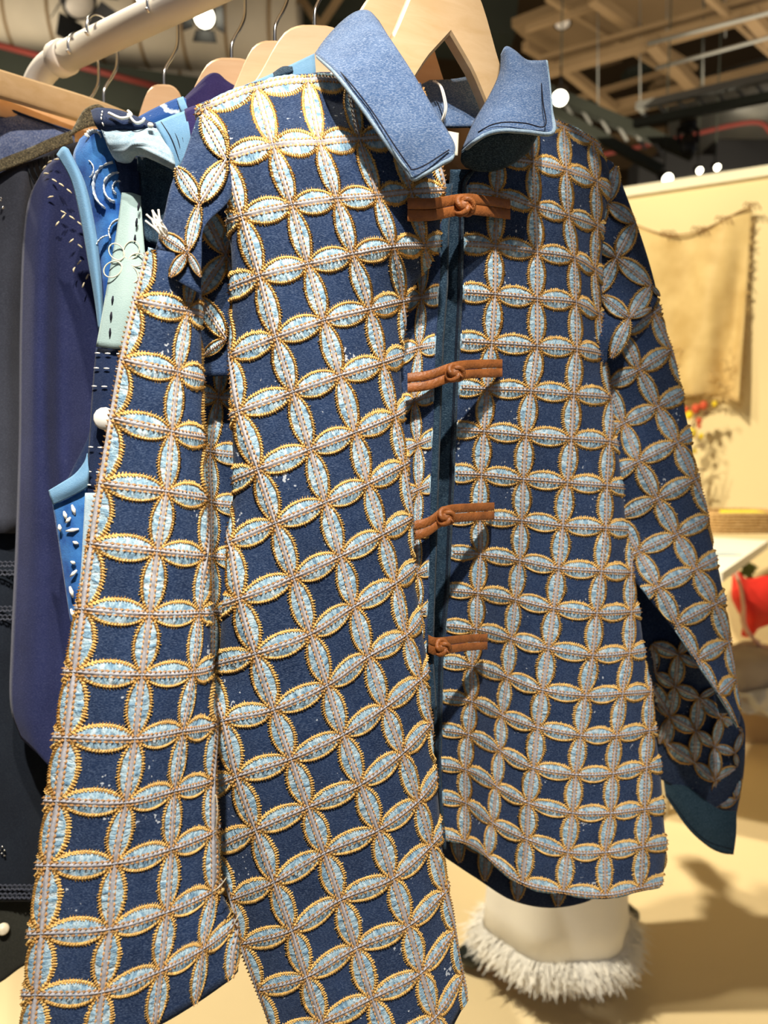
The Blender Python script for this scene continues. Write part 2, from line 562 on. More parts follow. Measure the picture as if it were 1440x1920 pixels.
class Patch:
    """a piece of cloth on a lattice of seam crossings; u runs along rows, v down"""

    def __init__(s, nodes, ni, nj, zf, left=None, right=None, v0=None, v1=None, wl=0.0, wr=0.0, R=0.010):
        G = np.full((nj, ni, 2), np.nan)
        for (i, j), p in nodes.items():
            G[j, i] = p
        for _ in range(60):
            if not np.isnan(G).any(): break
            new = G.copy()
            for j in range(nj):
                for i in range(ni):
                    if not np.isnan(G[j, i, 0]): continue
                    est = []
                    def ok(a, b): return 0 <= a < nj and 0 <= b < ni and not np.isnan(G[a, b, 0])
                    for dj in (-1, 1):
                        for di in (-1, 1):
                            if ok(j + dj, i) and ok(j, i + di) and ok(j + dj, i + di):
                                est += [G[j + dj, i] + G[j, i + di] - G[j + dj, i + di]] * 2
                    for dj, di in ((1, 0), (-1, 0), (0, 1), (0, -1)):
                        if ok(j + dj, i + di) and ok(j + 2 * dj, i + 2 * di):
                            est.append(2 * G[j + dj, i + di] - G[j + 2 * dj, i + 2 * di])
                    if len(est) >= 2 or (_ > 20 and est):
                        new[j, i] = np.mean(est, 0)
            if np.allclose(new, G, equal_nan=True) and _ > 25: break
            G = new
        s.G2 = G
        s.ni, s.nj = ni, nj
        P3 = W(G[..., 0], G[..., 1], zf(G[..., 0], G[..., 1]))
        E = np.zeros((nj + 2, ni + 2, 3))
        E[1:-1, 1:-1] = P3
        E[0, 1:-1] = 2 * P3[0] - P3[1]; E[-1, 1:-1] = 2 * P3[-1] - P3[-2]
        E[:, 0] = 2 * E[:, 1] - E[:, 2]; E[:, -1] = 2 * E[:, -2] - E[:, -3]
        s.E = E
        s.v0 = 0.0 if v0 is None else v0
        s.v1 = nj - 1.0 if v1 is None else v1
        s.wl, s.wr, s.R = wl, wr, R
        s.sign = 1.0
        u = np.full(1, (ni - 1) / 2); v = np.full(1, (nj - 1) / 2)
        P, N, _ = s.surf(u, v)
        if (N[0] @ (CAM - P[0])) < 0: s.sign = -1.0
        # edges
        s.vs = np.linspace(s.v0, s.v1, 90)
        us = np.linspace(0, ni - 1, 50 * (ni - 1) + 1)
        UL, UR = [], []
        xl = poly_x(left) if left else (lambda y: y * 0 - 1e5)
        xr = poly_x(right) if right else (lambda y: y * 0 + 1e5)
        for v in s.vs:
            P, _, _ = s.surf(us, np.full_like(us, v))
            x, y, _ = to_px(P)
            a = x - xl(y); b = xr(y) - x
            k = int(np.argmax(np.minimum(a, b)))
            l = k
            while l > 0 and a[l - 1] > 0: l -= 1
            r = k
            while r < len(us) - 1 and b[r + 1] > 0: r += 1
            UL.append(us[l]); UR.append(us[r])
        ker = np.ones(3) / 3
        sm = lambda q: np.convolve(np.pad(q, 1, 'edge'), ker, 'valid')
        s.UL, s.UR = sm(np.array(UL)), sm(np.array(UR))

    def surf(s, u, v):
        u = np.clip(u, 0, s.ni - 1); v = np.clip(v, -0.9, s.nj - 0.1)
        i = np.clip(np.floor(u).astype(int), 0, s.ni - 2); j = np.clip(np.floor(v).astype(int), 0, s.nj - 2)
        a = u - i; b = v - j

        def w(t): return np.stack([-.5 * t + t * t - .5 * t ** 3, 1 - 2.5 * t * t + 1.5 * t ** 3, .5 * t + 2 * t * t - 1.5 * t ** 3, -.5 * t * t + .5 * t ** 3], -1)

        def dw(t): return np.stack([-.5 + 2 * t - 1.5 * t * t, -5 * t + 4.5 * t * t, .5 + 4 * t - 4.5 * t * t, -t + 1.5 * t * t], -1)
        k = np.arange(4)
        C = s.E[(j[..., None] + k)[..., :, None], (i[..., None] + k)[..., None, :]]
        wa, wb, da, db = w(a), w(b), dw(a), dw(b)
        P = np.einsum('...ji,...j,...i->...', C[..., 0], wb, wa), np.einsum('...ji,...j,...i->...', C[..., 1], wb, wa), np.einsum('...ji,...j,...i->...', C[..., 2], wb, wa)
        P = np.stack(P, -1)
        Tu = np.stack([np.einsum('...ji,...j,...i->...', C[..., q], wb, da) for q in range(3)], -1)
        Tv = np.stack([np.einsum('...ji,...j,...i->...', C[..., q], db, wa) for q in range(3)], -1)
        N = np.cross(Tu, Tv)
        N /= np.linalg.norm(N, axis=-1)[..., None] + 1e-12
        return P, N * s.sign, Tu / (np.linalg.norm(Tu, axis=-1)[..., None] + 1e-12)

    def lim(s, v):
        return np.interp(v, s.vs, s.UL), np.interp(v, s.vs, s.UR)

    def ext(s, u, v, h=0.0):
        v = np.clip(v, s.v0, s.v1)
        ul, ur = s.lim(v)
        uc = np.clip(u, ul, ur)
        P, N, T = s.surf(uc, v)
        for wrap, over, sgn in ((s.wl, np.clip(ul - u, 0, None), -1.0), (s.wr, np.clip(u - ur, 0, None), 1.0)):
            if not wrap: continue
            d = np.minimum(over, wrap) * PITCH_L
            a = np.minimum(d / s.R, math.pi * 0.55)
            rest = d - a * s.R
            t = T * sgn
            P = P + t * (s.R * np.sin(a) + rest * np.cos(a))[..., None] - N * (s.R * (1 - np.cos(a)) + rest * np.sin(a))[..., None]
            N = N * np.cos(a)[..., None] + t * np.sin(a)[..., None]
        return P + N * np.asarray(h)[..., None] if np.ndim(h) else P + N * h

    def inside(s, u, v, m=0.0):
        ul, ur = s.lim(v)
        return (u > ul - s.wl * .98 - m) & (u < ur + s.wr * .98 + m) & (v > s.v0 - m) & (v < s.v1 + m)

    def fabric(s, name, mat, parent, thick=0.0012, n=5):
        nv = int((s.v1 - s.v0) * n) + 2
        v = np.linspace(s.v0, s.v1, nv)
        ul, ur = s.lim(v)
        nu = int((ur - ul).max() * n) + int((s.wl + s.wr) * 8) + 2
        t = np.linspace(0, 1, nu)
        u = (ul - s.wl)[:, None] + ((ur + s.wr) - (ul - s.wl))[:, None] * t[None]
        vv = np.repeat(v[:, None], nu, 1)
        P = s.ext(u, vv)
        # soft puckers of the ground cloth between the seams
        o = quads_obj(name, P.reshape(-1, 3), grid_q(nv, nu), mat, parent, np.stack([u, vv], -1))
        solid(o, thick, -1 * s.flip())
        return o

    def flip(s):
        return 1.0

    def maps(s):
        """petal maps for every seam edge that shows"""
        out = []
        for j in range(0, s.nj):
            for i in range(0, s.ni):
                for (di, dj) in ((1, 0), (0, 1)):
                    if i + di >= s.ni or j + dj >= s.nj: continue
                    q = np.linspace(0.05, .95, 9)
                    ins = s.inside(i + di * q, j + dj * q)
                    if ins.mean() < 0.2: continue
                    def fn(S, D, H, i=i, j=j, di=di, dj=dj):
                        u = i + di * S + dj * D; v = j + dj * S + di * D
                        return s.ext(u, v, H), s.inside(u, v)
                    mid = to_px(s.ext(np.array([i + di * .5]), np.array([j + dj * .5])))
                    a = to_px(s.ext(np.array([i + 0.]), np.array([j + 0.]))); b = to_px(s.ext(np.array([i + di * 1.]), np.array([j + dj * 1.])))
                    ln = math.hypot(a[0][0] - b[0][0], a[1][0] - b[1][0]) * ins.mean()
                    if not (-30 < mid[0][0] < 1470 and -30 < mid[1][0] < 1950): ln = 0
                    out.append((fn, ln))
        return out


class Threads:
    """collects stitches, cords and tapes of one panel"""

    def __init__(s):
        s.V = {}; s.Q = {}; s.n = {}

    def add(s, key, V, Q):
        s.V.setdefault(key, []).append(V.reshape(-1, 3)); o = s.n.get(key, 0)
        s.Q.setdefault(key, []).append(Q.reshape(-1, 4) + o); s.n[key] = o + V.reshape(-1, 3).shape[0]

    def build(s, parent, names):
        for key, nm in names.items():
            if key in s.V:
                o = quads_obj(nm, np.vstack(s.V[key]), np.vstack(s.Q[key]), M[key], parent, smooth=False)
                tag(o, kind='stuff')


HW = 0.212                                          # half width of a petal in cells
NS, NT = 14, 6


def half_w(S):
    return HW * np.clip(4 * S * (1 - S), 0, 1) ** 0.78


ALL_PETALS = []                                     # (size in photo, V, uv, parent)


def petal(fn, ln, parent, th, cell=1.0):
    S0 = np.linspace(0.015, 0.985, NS + 1); T0 = np.linspace(-1, 1, NT + 1)
    S, T = np.meshgrid(S0, T0, indexing='ij')
    D = T * half_w(S)
    ph = rng.uniform(0, 6)
    H = 0.0009 + 0.0016 * (1 - T ** 2) ** .6 * np.sin(np.pi * S) ** .4 + 0.00035 * np.sin(S * 46 + ph + 2.2 * T) * (1 - np.abs(T)) * 2
    P, _ = fn(S, D, H)
    off = rng.uniform(0, 50, 2)
    uv = np.stack([S + off[0], T + off[1]], -1)
    ALL_PETALS.append((ln, P.reshape(-1, 3), uv.reshape(-1, 2), parent))
    # cord round the edge and blanket stitches across it
    for sg in (-1, 1):
        s_ = np.linspace(0.03, 0.97, 15)
        w = half_w(s_)
        prof = np.array([-0.030, 0.0, 0.022]); hh = np.array([0.0012, 0.0026, 0.0002])
        SS = np.repeat(s_[:, None], 3, 1); DD = sg * (w[:, None] + prof[None]); HH = np.repeat(hh[None], 15, 0)
        P, ins = fn(SS, DD, HH)
        q = grid_q(15, 3)
        okv = ins.reshape(-1)
        q = q[okv[q].all(1)]
        if len(q): th.add('thread', P, q)
        n = 21
        c = np.linspace(0.035, 0.965, n) + rng.normal(0, 0.004, n)
        dw = np.gradient(half_w(np.linspace(0, 1, 201)), np.linspace(0, 1, 201))
        sl = np.interp(c, np.linspace(0, 1, 201), dw)
        nl = np.sqrt(1 + sl ** 2)
        ts, td = 1 / nl, sl / nl                      # along the edge
        ns_, nd = -sl / nl, 1 / nl                    # outward
        wc = half_w(c)
        a = 0.0150; inn = 0.048 + rng.normal(0, .008, n); out = 0.046 + rng.normal(0, 0.010, n)
        lean = 0.012
        def pt(along, outw, h):
            s1 = c + ts * along + ns_ * outw
            d1 = wc + td * along + nd * outw
            return fn(s1, sg * d1, np.full(n, h))
        A, ia = pt(-a, -inn, .0016); B, ib = pt(a, -inn, .0016)
        C_, ic = pt(-a * .5 + lean, out, .0004); D_, id_ = pt(a * .5 + lean, out, .0004)
        E_, _ = pt(-.004, -inn * .2, .0036); F_, _ = pt(.004 + lean, out * .7, .0022)
        V = np.stack([A, B, C_, D_, E_, F_], 1)       # n,6,3
        ok = ia & ib & ic & id_
        V = V[ok]; m = len(V)
        if m:
            base = (np.arange(m) * 6)[:, None, None]
            f = np.array([[0, 4, 5, 2], [4, 1, 3, 5]])
            th.add('thread', V, (base + f[None]))
    # raised seam cord with a row of backstitch on either side
    s_ = np.linspace(0.0, 1.0, 11)
    prof = np.array([-0.070, -0.016, 0.0, 0.016, 0.070]); hh = np.array([0.0020, 0.0029, 0.0036, 0.0029, 0.0020])
    taper = np.clip(np.minimum(s_, 1 - s_) * 5, .35, 1)
    P, ins = fn(np.repeat(s_[:, None], 5, 1), prof[None] * taper[:, None], np.repeat(hh[None], 11, 0))
    q = grid_q(11, 5); okv = ins.reshape(-1); q = q[okv[q].all(1)]
    if len(q): th.add('tape', P, q)
    n = 12
    c = (np.arange(n) + .5) / n
    for row in (-0.048, 0.048):
        l, w = 0.041, 0.0175
        pts = [fn(c + x, np.full(n, row + y), np.full(n, h)) for x, y, h in ((-l, 0, .0030), (0, -w, .0026), (l, 0, .0030), (0, w, .0026), (0, 0, .0046))]
        V = np.stack([p[0] for p in pts], 1); ok = np.stack([p[1] for p in pts], 1).all(1)
        V = V[ok]; m = len(V)
        if m:
            base = (np.arange(m) * 5)[:, None, None]
            f = np.array([[0, 1, 4, 3], [1, 2, 3, 4]])
            th.add('thread2', V, (base + f[None]))


def free_map(a, b, zf, aspect=1.0, bend=0.0):
    """petal between two traced crossings on a surface given by its distance zf"""
    a = np.array(a, float); b = np.array(b, float)
    d = b - a; n = np.array([-d[1], d[0]]) * aspect

    def fn(S, D, H):
        x = a[0] + d[0] * S + n[0] * (D + bend * 4 * S * (1 - S)); y = a[1] + d[1] * S + n[1] * (D + bend * 4 * S * (1 - S))
        return W(x, y, zf(x, y) - np.asarray(H) * 1.3), np.ones(np.shape(S), bool)
    return fn, math.hypot(*d)


def sheet(name, rows, mat, parent=None, n=6, thick=0.0014, ripple=0.0, rs=3.0):
    """smooth cloth through rows of (px, py, distance)"""
    A = np.array(rows, float)
    nr, nc, _ = A.shape
    P = W(A[..., 0], A[..., 1], A[..., 2])
    R1 = np.stack([catmull(P[:, c], n) for c in range(nc)], 1)
    R2 = np.stack([catmull(R1[r], n) for r in range(R1.shape[0])], 0)
    h, w = R2.shape[:2]
    if ripple:
        yy, xx = np.mgrid[0:h, 0:w]
        d = R2 - CAM; d /= np.linalg.norm(d, axis=-1)[..., None]
        k = np.sin(xx / w * 6.28 * rs + yy / h * 3) * .5 + np.sin(yy / h * 6.28 * rs * 1.7 + xx / w * 2.1) * .5
        R2 = R2 + d * (k * ripple)[..., None]
    yy, xx = np.mgrid[0:h, 0:w]
    o = quads_obj(name, R2.reshape(-1, 3), grid_q(h, w), mat, parent, np.stack([xx / (w - 1), 1 - yy / (h - 1)], -1))
    solid(o, thick, 0)
    return o


def stitch_line(name, pts, mat, parent, r=0.0005, dash=None, n=6):
    P = catmull([Wt(*p) for p in pts], n)
    if dash is None:
        return tube(name, P, r, mat, parent, 5)
    L = np.concatenate([[0], np.cumsum(np.linalg.norm(np.diff(P, axis=0), axis=1))])
    k = 0.0; V = []; Q = []; o = 0
    on, off = dash
    while k + on < L[-1]:
        a = np.array([np.interp([k, k + on / 2, k + on], L, P[:, q]) for q in range(3)]).T
        v, q = tube_arrays(a, np.array([r * .5, r, r * .5]), 5)
        V.append(v); Q.append(q + o); o += len(v)
        k += on + off
    ob = quads_obj(name, np.vstack(V), np.vstack(Q), mat, parent)
    tag(ob, kind='stuff')
    return ob


# ------------------------------------------------------------------ rail and hangers
RA = W(105, 115, 0.92)
zz = np.linspace(0.4, 0.8, 400)
hB = W(np.full(400, 840.), np.full(400, -232.), zz)
RB = hB[np.argmin(abs(hB[:, 2] - RA[2]))]
RDIR = (RB - RA) / np.linalg.norm(RB - RA)
RLEN = np.linalg.norm(RB - RA)


def rail_t(t):
    return RA + (RB - RA) * t


rack = thing('clothes_rail', 'ivory painted pipe clothes rail holding the wooden hangers', 'clothes rail', (RA[0], RA[1], 0))
tube('rail_pipe', [rail_t(0.02), rail_t(0.5), rail_t(1.9)], 0.0165, M['rail'], rack, 20)
cp = rail_t(0.015)
tube('coupling', [cp - RDIR * .006, cp - RDIR * .004, cp + RDIR * .012, cp + RDIR * .014], [.017, .0195, .0195, .017], M['rail'], rack, 20)
el = [rail_t(0.02), rail_t(-0.03) + np.array((0, 0, -.002)), rail_t(-0.075) + np.array((0, 0, -.014)), rail_t(-.105) + np.array((0, 0, -.04)), rail_t(-.115) + np.array((0, 0, -.08)), rail_t(-.115) + np.array((0, 0, -.3))]
post_x = rail_t(-.115)
tube('elbow', catmull(el, 6), 0.0155, M['rail'], rack, 18)
tube('post', [(post_x[0], post_x[1], RA[2] - .28), (post_x[0], post_x[1], 0.03)], 0.0150, M['rail'], rack, 16)
tube('foot', [(post_x[0] - .25, post_x[1] - .02, 0.018), (post_x[0] + .25, post_x[1] + .02, 0.018)], 0.017, M['rail'], rack, 14)

HTOP = [(0, 0), (.018, -.001), (.034, -.007), (.048, -.020), (.062, -.034), (.085, -.049), (.12, -.064), (.165, -.082), (.205, -.102)]
HBOT = [(.205, -.122), (.165, -.104), (.12, -.089), (.075, -.079), (.03, -.067), (.0, -.058)]


def hanger(c, yaw, label, mat, hook=True, flat=False, notch=-.050, spread=1.0, hook_t=None, dropf=1.35, bow=0.02):
    """wooden clothes hanger; c is the top of its neck"""
    t = thing('wooden_hanger', label, 'hanger', tuple(c), 'wooden hangers on the rail')
    top = HTOP if not flat else [(0, 0), (.03, -.001), (.1, -.006), (.19, -.012), (.21, -.016)]
    bot = HBOT if not flat else [(.21, -.040), (.1, -.032), (0, -.027)]
    bot = bot[:-1] + [(0, notch if not flat else -.027)]
    half = catmull(np.array(top), 4)
    hb_ = np.array(bot) if flat else np.vstack([catmull(np.array(bot[:-1]), 3), [bot[-1]]])
    right = np.vstack([half, hb_])
    leftp = right[::-1][1:-1] * np.array([-1, 1])
    prof = np.vstack([right, leftp])
    ca, sa = math.cos(yaw), math.sin(yaw)
    ax = np.array([ca, sa, 0]) * spread; nn = np.array([-sa, ca, 0])
    nrow = len(half)
    th_ = 0.0065
    V = []
    # pair top and bottom points into strips for clean faces
    xs = np.linspace(-.2045 if not flat else -.2095, .2045 if not flat else .2095, 61)
    if not flat:
        for arr in (half, hb_):
            k_ = np.clip((arr[:, 0] - .02) / .05, 0, 1)
            arr[:, 1] *= 1 + (dropf - 1) * k_
    tp = np.interp(abs(xs), half[:, 0], half[:, 1])
    hs = hb_[np.argsort(hb_[:, 0])]
    bt = np.interp(abs(xs), hs[:, 0], hs[:, 1])
    for x, a, b in zip(xs, tp, bt):
        r = min(.003, (a - b) * .3)
        cur = bow * (x / .2) ** 2 if not flat else 0
        for (o_, z_) in ((-th_ + .0025, a), (-th_, a - r), (-th_, b + r), (-th_ + .002, b), (th_ - .002, b), (th_, b + r), (th_, a - r), (th_ - .0025, a)):
            V.append(np.asarray(c) + ax * x - nn * cur + nn * o_ + np.array((0, 0, z_)))
    V = np.array(V); n = len(xs)
    i = np.arange(n - 1)[:, None] * 8; j = np.arange(8)[None]
    Q = np.stack([i + j, i + (j + 1) % 8, i + 8 + (j + 1) % 8, i + 8 + j], -1).reshape(-1, 4)
    o = quads_obj('hanger_arms', V, Q, mat, t)
    endf = [tuple(range(7, -1, -1)), tuple(range(8 * (n - 1), 8 * n))]
    py_obj('arm_end', V[:8], [tuple(range(8))], mat, o); py_obj('arm_end', V[-8:], [tuple(range(8))], mat, o)
    m = o.modifiers.new('split', 'EDGE_SPLIT'); m.split_angle = math.radians(38)
    if hook:
        c = np.asarray(c)
        gap = 0.076
        r = 0.0195
        hx = np.array([math.cos(hook_t), math.sin(hook_t), 0]) if hook_t is not None else nn
        rc = c + np.array((0, 0, gap))
        pts = [c + (0, 0, -.01), c + (0, 0, .012), c + hx * .004 + (0, 0, .022), c + hx * .013 + (0, 0, .036), c + hx * .0195 + (0, 0, .052)]
        for a in np.radians([10, 45, 80, 115, 150, 180, 205]):
            pts.append(rc + hx * r * math.cos(a) + np.array((0, 0, r * math.sin(a))))
        pts.append(pts[-1] - hx * .004 + np.array((0, 0, .002)))
        tube('hook', catmull(pts, 5), 0.0017, M['chrome'], t, 8)
    return t


def neck_at(t, drop=0.076):
    return rail_t(t) - np.array((0, 0, drop))


RYAW = math.atan2(RDIR[1], RDIR[0]) + math.pi / 2     # hook plane across the rail

# ------------------------------------------------------------------ the quilted jacket
JK = thing('denim_jacket', 'dark denim jacket covered in pale petal appliques with tan knot toggles', 'jacket', Wt(800, 1500, 0.66))
TH_NAMES = {'thread': 'edge_stitching', 'thread2': 'back_stitching', 'tape': 'seam_cord'}


def ip(x, xs, ys):
    return np.interp(x, xs, ys)


# left front panel: crossings of the seams, column by column
LP = {0: {13: (435, 1683), 14: (454, 1766), 15: (485, 1853)},
      1: {10: (421, 1350), 11: (446, 1453), 12: (480.5, 1552), 13: (514.6, 1650), 14: (547.6, 1740), 15: (575, 1827), 16: (605, 1912)},
      2: {7: (433, 1017), 8: (451, 1122), 9: (480.5, 1224), 10: (514, 1328), 11: (546, 1420), 12: (578, 1510), 13: (608, 1596), 14: (638, 1683), 15: (667, 1773), 16: (697, 1867)},
      3: {4: (433, 667), 5: (450, 772), 6: (486, 880), 7: (518, 980), 8: (551, 1082), 9: (583, 1187), 10: (614, 1283), 11: (643, 1375), 12: (675, 1468), 13: (707, 1553), 14: (735, 1643), 15: (763, 1732), 16: (787, 1819), 17: (813, 1902)},
      4: {0: (385, 205), 1: (424, 299), 2: (456, 407), 3: (489, 519), 4: (519, 633), 5: (550, 736), 6: (582, 843), 7: (610, 942), 8: (637.5, 1042), 9: (662.5, 1136), 10: (689, 1229), 11: (719.5, 1324), 12: (751, 1410), 13: (780.5, 1499), 14: (804.5, 1582), 15: (830.5, 1669), 16: (850, 1742), 17: (865, 1826)},
      5: {0: (481, 169), 1: (513, 276), 2: (548, 387), 3: (578, 497), 4: (607, 602), 5: (636, 705), 6: (664, 811), 7: (687, 907), 8: (714, 1001), 9: (738, 1092), 10: (758, 1189), 11: (784, 1272), 12: (804, 1355), 13: (826, 1440)},
      6: {0: (577, 154), 1: (600, 270), 2: (632, 375), 3: (661, 478), 4: (690.5, 580), 5: (714, 680), 6: (736, 780), 7: (753, 872), 8: (769, 970), 9: (782, 1058), 10: (797, 1145)},
      7: {0: (652, 158), 1: (674, 265), 2: (707, 369), 3: (735.5, 463), 4: (751, 564), 5: (760, 664), 6: (770, 760)},
      8: {0: (722, 165), 1: (742, 262), 2: (767, 362), 3: (792, 459), 4: (808, 555)},
      9: {1: (805, 262), 2: (832, 358), 3: (850, 455)}}
LP_R = [(835, 330), (829, 430), (827, 470), (800, 510), (776, 540), (762, 575), (757, 660), (756, 700), (758, 735), (761, 775), (763, 810), (768, 862), (771, 951), (776, 1000), (779, 1058), (789, 1133), (793, 1178), (802, 1222), (805, 1270), (809, 1333), (813, 1389), (820, 1450), (825, 1500), (829, 1537), (834, 1607), (841, 1669), (851, 1735), (867, 1832), (876, 1867), (879, 1902), (879, 2000)]
LP_L = [(365, 100), (372, 215), (400, 235), (424, 285), (428, 414), (431, 511), (432, 594), (435, 678), (436, 800), (436, 925), (428, 1017), (425, 1105), (414, 1160), (411, 1215), (405, 1271), (401, 1410), (405, 1521), (410, 1572), (416, 1624), (426, 1676), (445, 1746), (455, 1780), (483, 1850), (504, 1902), (520, 1960)]
lpx, lpr = poly_x(LP_L), poly_x(LP_R)


def z_left(x, y):
    z = ip(y, [100, 150, 200, 300, 600, 1000, 1400, 1900, 2100], [.62, .592, .572, .553, .555, .560, .573, .605, .615])
    r = np.clip((x - (lpr(y) - 150)) / 150, 0, 1.3)
    l = np.clip(((lpx(y) + 60) - x) / 60, 0, 1.5)
    return z + 0.034 * r ** 2 + 0.010 * l ** 2


def nodes_of(d):
    return {(i, j): p for i, c in d.items() for j, p in c.items()}


P_LEFT = Patch(nodes_of(LP), 10, 19, z_left, [(x + 8, y) for x, y in LP_L], [(x - 9, y) for x, y in LP_R], v0=-0.12, v1=17.6, wl=0.7, wr=0.75, R=0.006)

# strip that turns back from the fold to the placket
RS = {1: {0: (770, 362), 1: (792, 459), 2: (790, 559), 3: (785, 653), 4: (777, 751), 5: (783, 833), 6: (785, 918), 7: (781, 1000), 8: (782, 1075), 9: (785, 1148), 10: (786, 1220), 11: (788, 1290)},
      2: {0: (826, 358), 1: (846, 455), 2: (842, 552), 3: (838, 644), 4: (832, 732), 5: (836, 812), 6: (836, 896), 7: (830, 982), 8: (831, 1055), 9: (832, 1130), 10: (832, 1200), 11: (832, 1270)},
      0: {0: (720, 366), 1: (740, 466), 2: (742, 566), 3: (738, 668), 4: (735, 770), 5: (738, 852), 6: (738, 938), 7: (735, 1018), 8: (735, 1093), 9: (736, 1166)}}
RS_R = [(833, 340), (827, 440), (826, 520), (818, 640), (815, 745), (809, 900), (807, 1000), (806, 1060), (804, 1133), (801, 1200), (803, 1260), (806, 1330)]
P_RET = Patch(nodes_of(RS), 3, 12, lambda x, y: .617 + 0 * x + ip(x, [740, 780, 830], [0.0, .003, 0.0]), [(742, 300), (738, 1400)], RS_R, v0=0.4, v1=10.8)

# right front panel
D = [[(932, 300), (929, 364), (926, 462), (925, 552), (919, 643), (911, 729), (905, 808), (900, 889), (897, 971), (898, 1038), (893, 1110), (890, 1178), (882, 1246), (881, 1313), (875, 1375), (870, 1440), (870, 1503), (868, 1575)],
     [(997, 307), (1000, 388), (1004, 473), (1004, 560), (1004, 649), (993, 732), (984, 815), (979, 897), (976, 974), (972.6, 1048.6), (965, 1122), (957, 1195), (950, 1267), (940.6, 1339), (936.7, 1405), (930, 1472), (923, 1540), (913, 1602)],
     [(1058, 321), (1062, 405), (1073, 484), (1076, 567), (1077.5, 654), (1072, 739), (1068, 822), (1061, 904), (1053, 984.5), (1046, 1064), (1037, 1139), (1027.6, 1213.6), (1017, 1291.5), (1008, 1362), (1000, 1437), (991.7, 1503), (988, 1570), (980, 1651)],
     [(1114, 342), (1115, 424), (1111, 506), (1118, 589), (1129, 665), (1143, 746), (1138.6, 828), (1134, 910), (1132, 989), (1124, 1070), (1116, 1148), (1108.6, 1227), (1096, 1302), (1086.7, 1376.7), (1078, 1450), (1071.7, 1521.7), (1063, 1595), (1055, 1668)],
     [(1160, 372), (1155, 448), (1146, 525), (1156, 606), (1172, 682), (1190, 760), (1192, 842), (1192, 915), (1186, 992), (1179, 1073), (1179, 1146), (1176, 1223), (1163.6, 1299), (1153, 1377), (1146.7, 1448), (1143, 1522), (1133, 1595), (1133, 1675)]]
RP = {i + 1: {j + 1: p for j, p in enumerate(c)} for i, c in enumerate(D)}
RP[6] = {13: (1215.6, 1296), 14: (1213, 1368), 15: (1208, 1437), 16: (1205, 1515), 17: (1201.7, 1585), 18: (1198, 1662), 12: (1222, 1215), 11: (1226, 1140), 10: (1228, 1070)}
RP[2][0] = (994, 226); RP[3][0] = (1054, 241); RP[4][0] = (1108, 268); RP[1][0] = (930, 230)
RP[5][0] = (1158, 300)
RP[0] = {j: (RP[1][j][0] - ip(j, [0, 5, 10, 18], [72, 80, 70, 62]), RP[1][j][1] + ip(j, [0, 9, 12, 18], [-8, -2, -8, -14])) for j in range(19)}
RP_L = [(985, 200), (945, 262), (890, 318), (870, 345), (867, 430), (865, 540), (860, 640), (852, 830), (845, 1000), (840, 1110), (833, 1180), (829, 1240), (827, 1313), (826, 1375), (825, 1440), (826, 1503), (833, 1575), (838, 1640)]
RP_R = [(1085, 200), (1120, 270), (1146, 305), (1148, 340), (1140, 390), (1132, 440), (1132, 512), (1132, 655), (1143, 739), (1162, 836), (1173, 933), (1179, 1006), (1191, 1082), (1206, 1174), (1212, 1235), (1225, 1296), (1233, 1373), (1243, 1440), (1247, 1507), (1253, 1610), (1250, 1640), (1240, 1660), (1228, 1690)]
rpr = poly_x(RP_R)


def z_right(x, y):
    xs = (x - 850) / 350; ys = (y - 350) / 1250
    z = .628 + .085 * xs + ys * (.115 - .06 * xs)
    z = z + .05 * np.clip((330 - y) / 130, 0, 1.2) ** 2
    z = z + .030 * np.exp(-((x - ip(y, [900, 1500], [985, 915])) / 48) ** 2) * np.clip((y - 850) / 500, 0, 1)
    r = np.clip((x - (rpr(y) - 90)) / 90, 0, 1.6)
    return z + 0.022 * r ** 2


P_RIGHT = Patch(nodes_of(RP), 8, 19, z_right, RP_L, [(x - 7, y) for x, y in RP_R], v0=-0.15, v1=18.12, wr=0.7, R=0.006)

# left sleeve
SL = {0: [(285, 455), (259, 565), (234, 676), (214, 785), (194, 907), (177, 1020), (161, 1142), (145, 1259), (130, 1381), (113, 1500), (95.6, 1620), (83, 1747), (72, 1861), (60, 1975)],
      1: [(360, 472), (350, 585), (333, 699), (322, 810), (312, 922), (295.5, 1033), (281.5, 1151), (267.5, 1264), (255, 1382.5), (238, 1502), (217.5, 1615.6), (208, 1737.5), (194, 1855), (181, 1970)],
      2: [(400, 485), (386, 595), (387, 712), (388, 822), (386, 934), (381, 1042), (371.5, 1149), (360.5, 1260), (342.5, 1368.6), (327, 1480), (320.6, 1589), (313, 1706), (302, 1815.6), (290, 1925)],
      3: {5: (420, 1045), 6: (410, 1147), 7: (402, 1250), 8: (399, 1359), 9: (394, 1462), 10: (396, 1559), 11: (396, 1669), 12: (380, 1775), 13: (366, 1881)},
      4: {12: (439, 1731), 13: (430, 1837)}}
SLN = {}
for i, c in SL.items():
    for j, p in (c.items() if isinstance(c, dict) else enumerate(c)):
        SLN[(i + 1, j)] = p
SL_L = [(280, 450), (262, 520), (248, 570), (228, 650), (203, 800), (172, 960), (152, 1080), (130, 1200), (108, 1330), (86, 1480), (70, 1620), (52, 1750), (38, 1900), (32, 2000)]
SL_R = [(374, 470), (378, 540), (379, 700), (381, 900), (384, 1000), (388, 1150), (391, 1250), (397, 1370), (396, 1460), (402, 1560), (404, 1675), (430, 1735), (452, 1812), (438, 1860), (430, 1925), (425, 2000)]
sll, slr = poly_x(SL_L), poly_x(SL_R)


def z_sl(x, y):
    c = (x - sll(y)) / np.maximum(slr(y) - sll(y), 60)
    z = ip(y, [450, 700, 1300, 1950], [.520, .512, .500, .505])
    return z + 0.030 * np.clip(c - .35, 0, 1.2) ** 2 * 1.6 + 0.022 * np.clip(.28 - c, 0, 1) ** 2 * 8


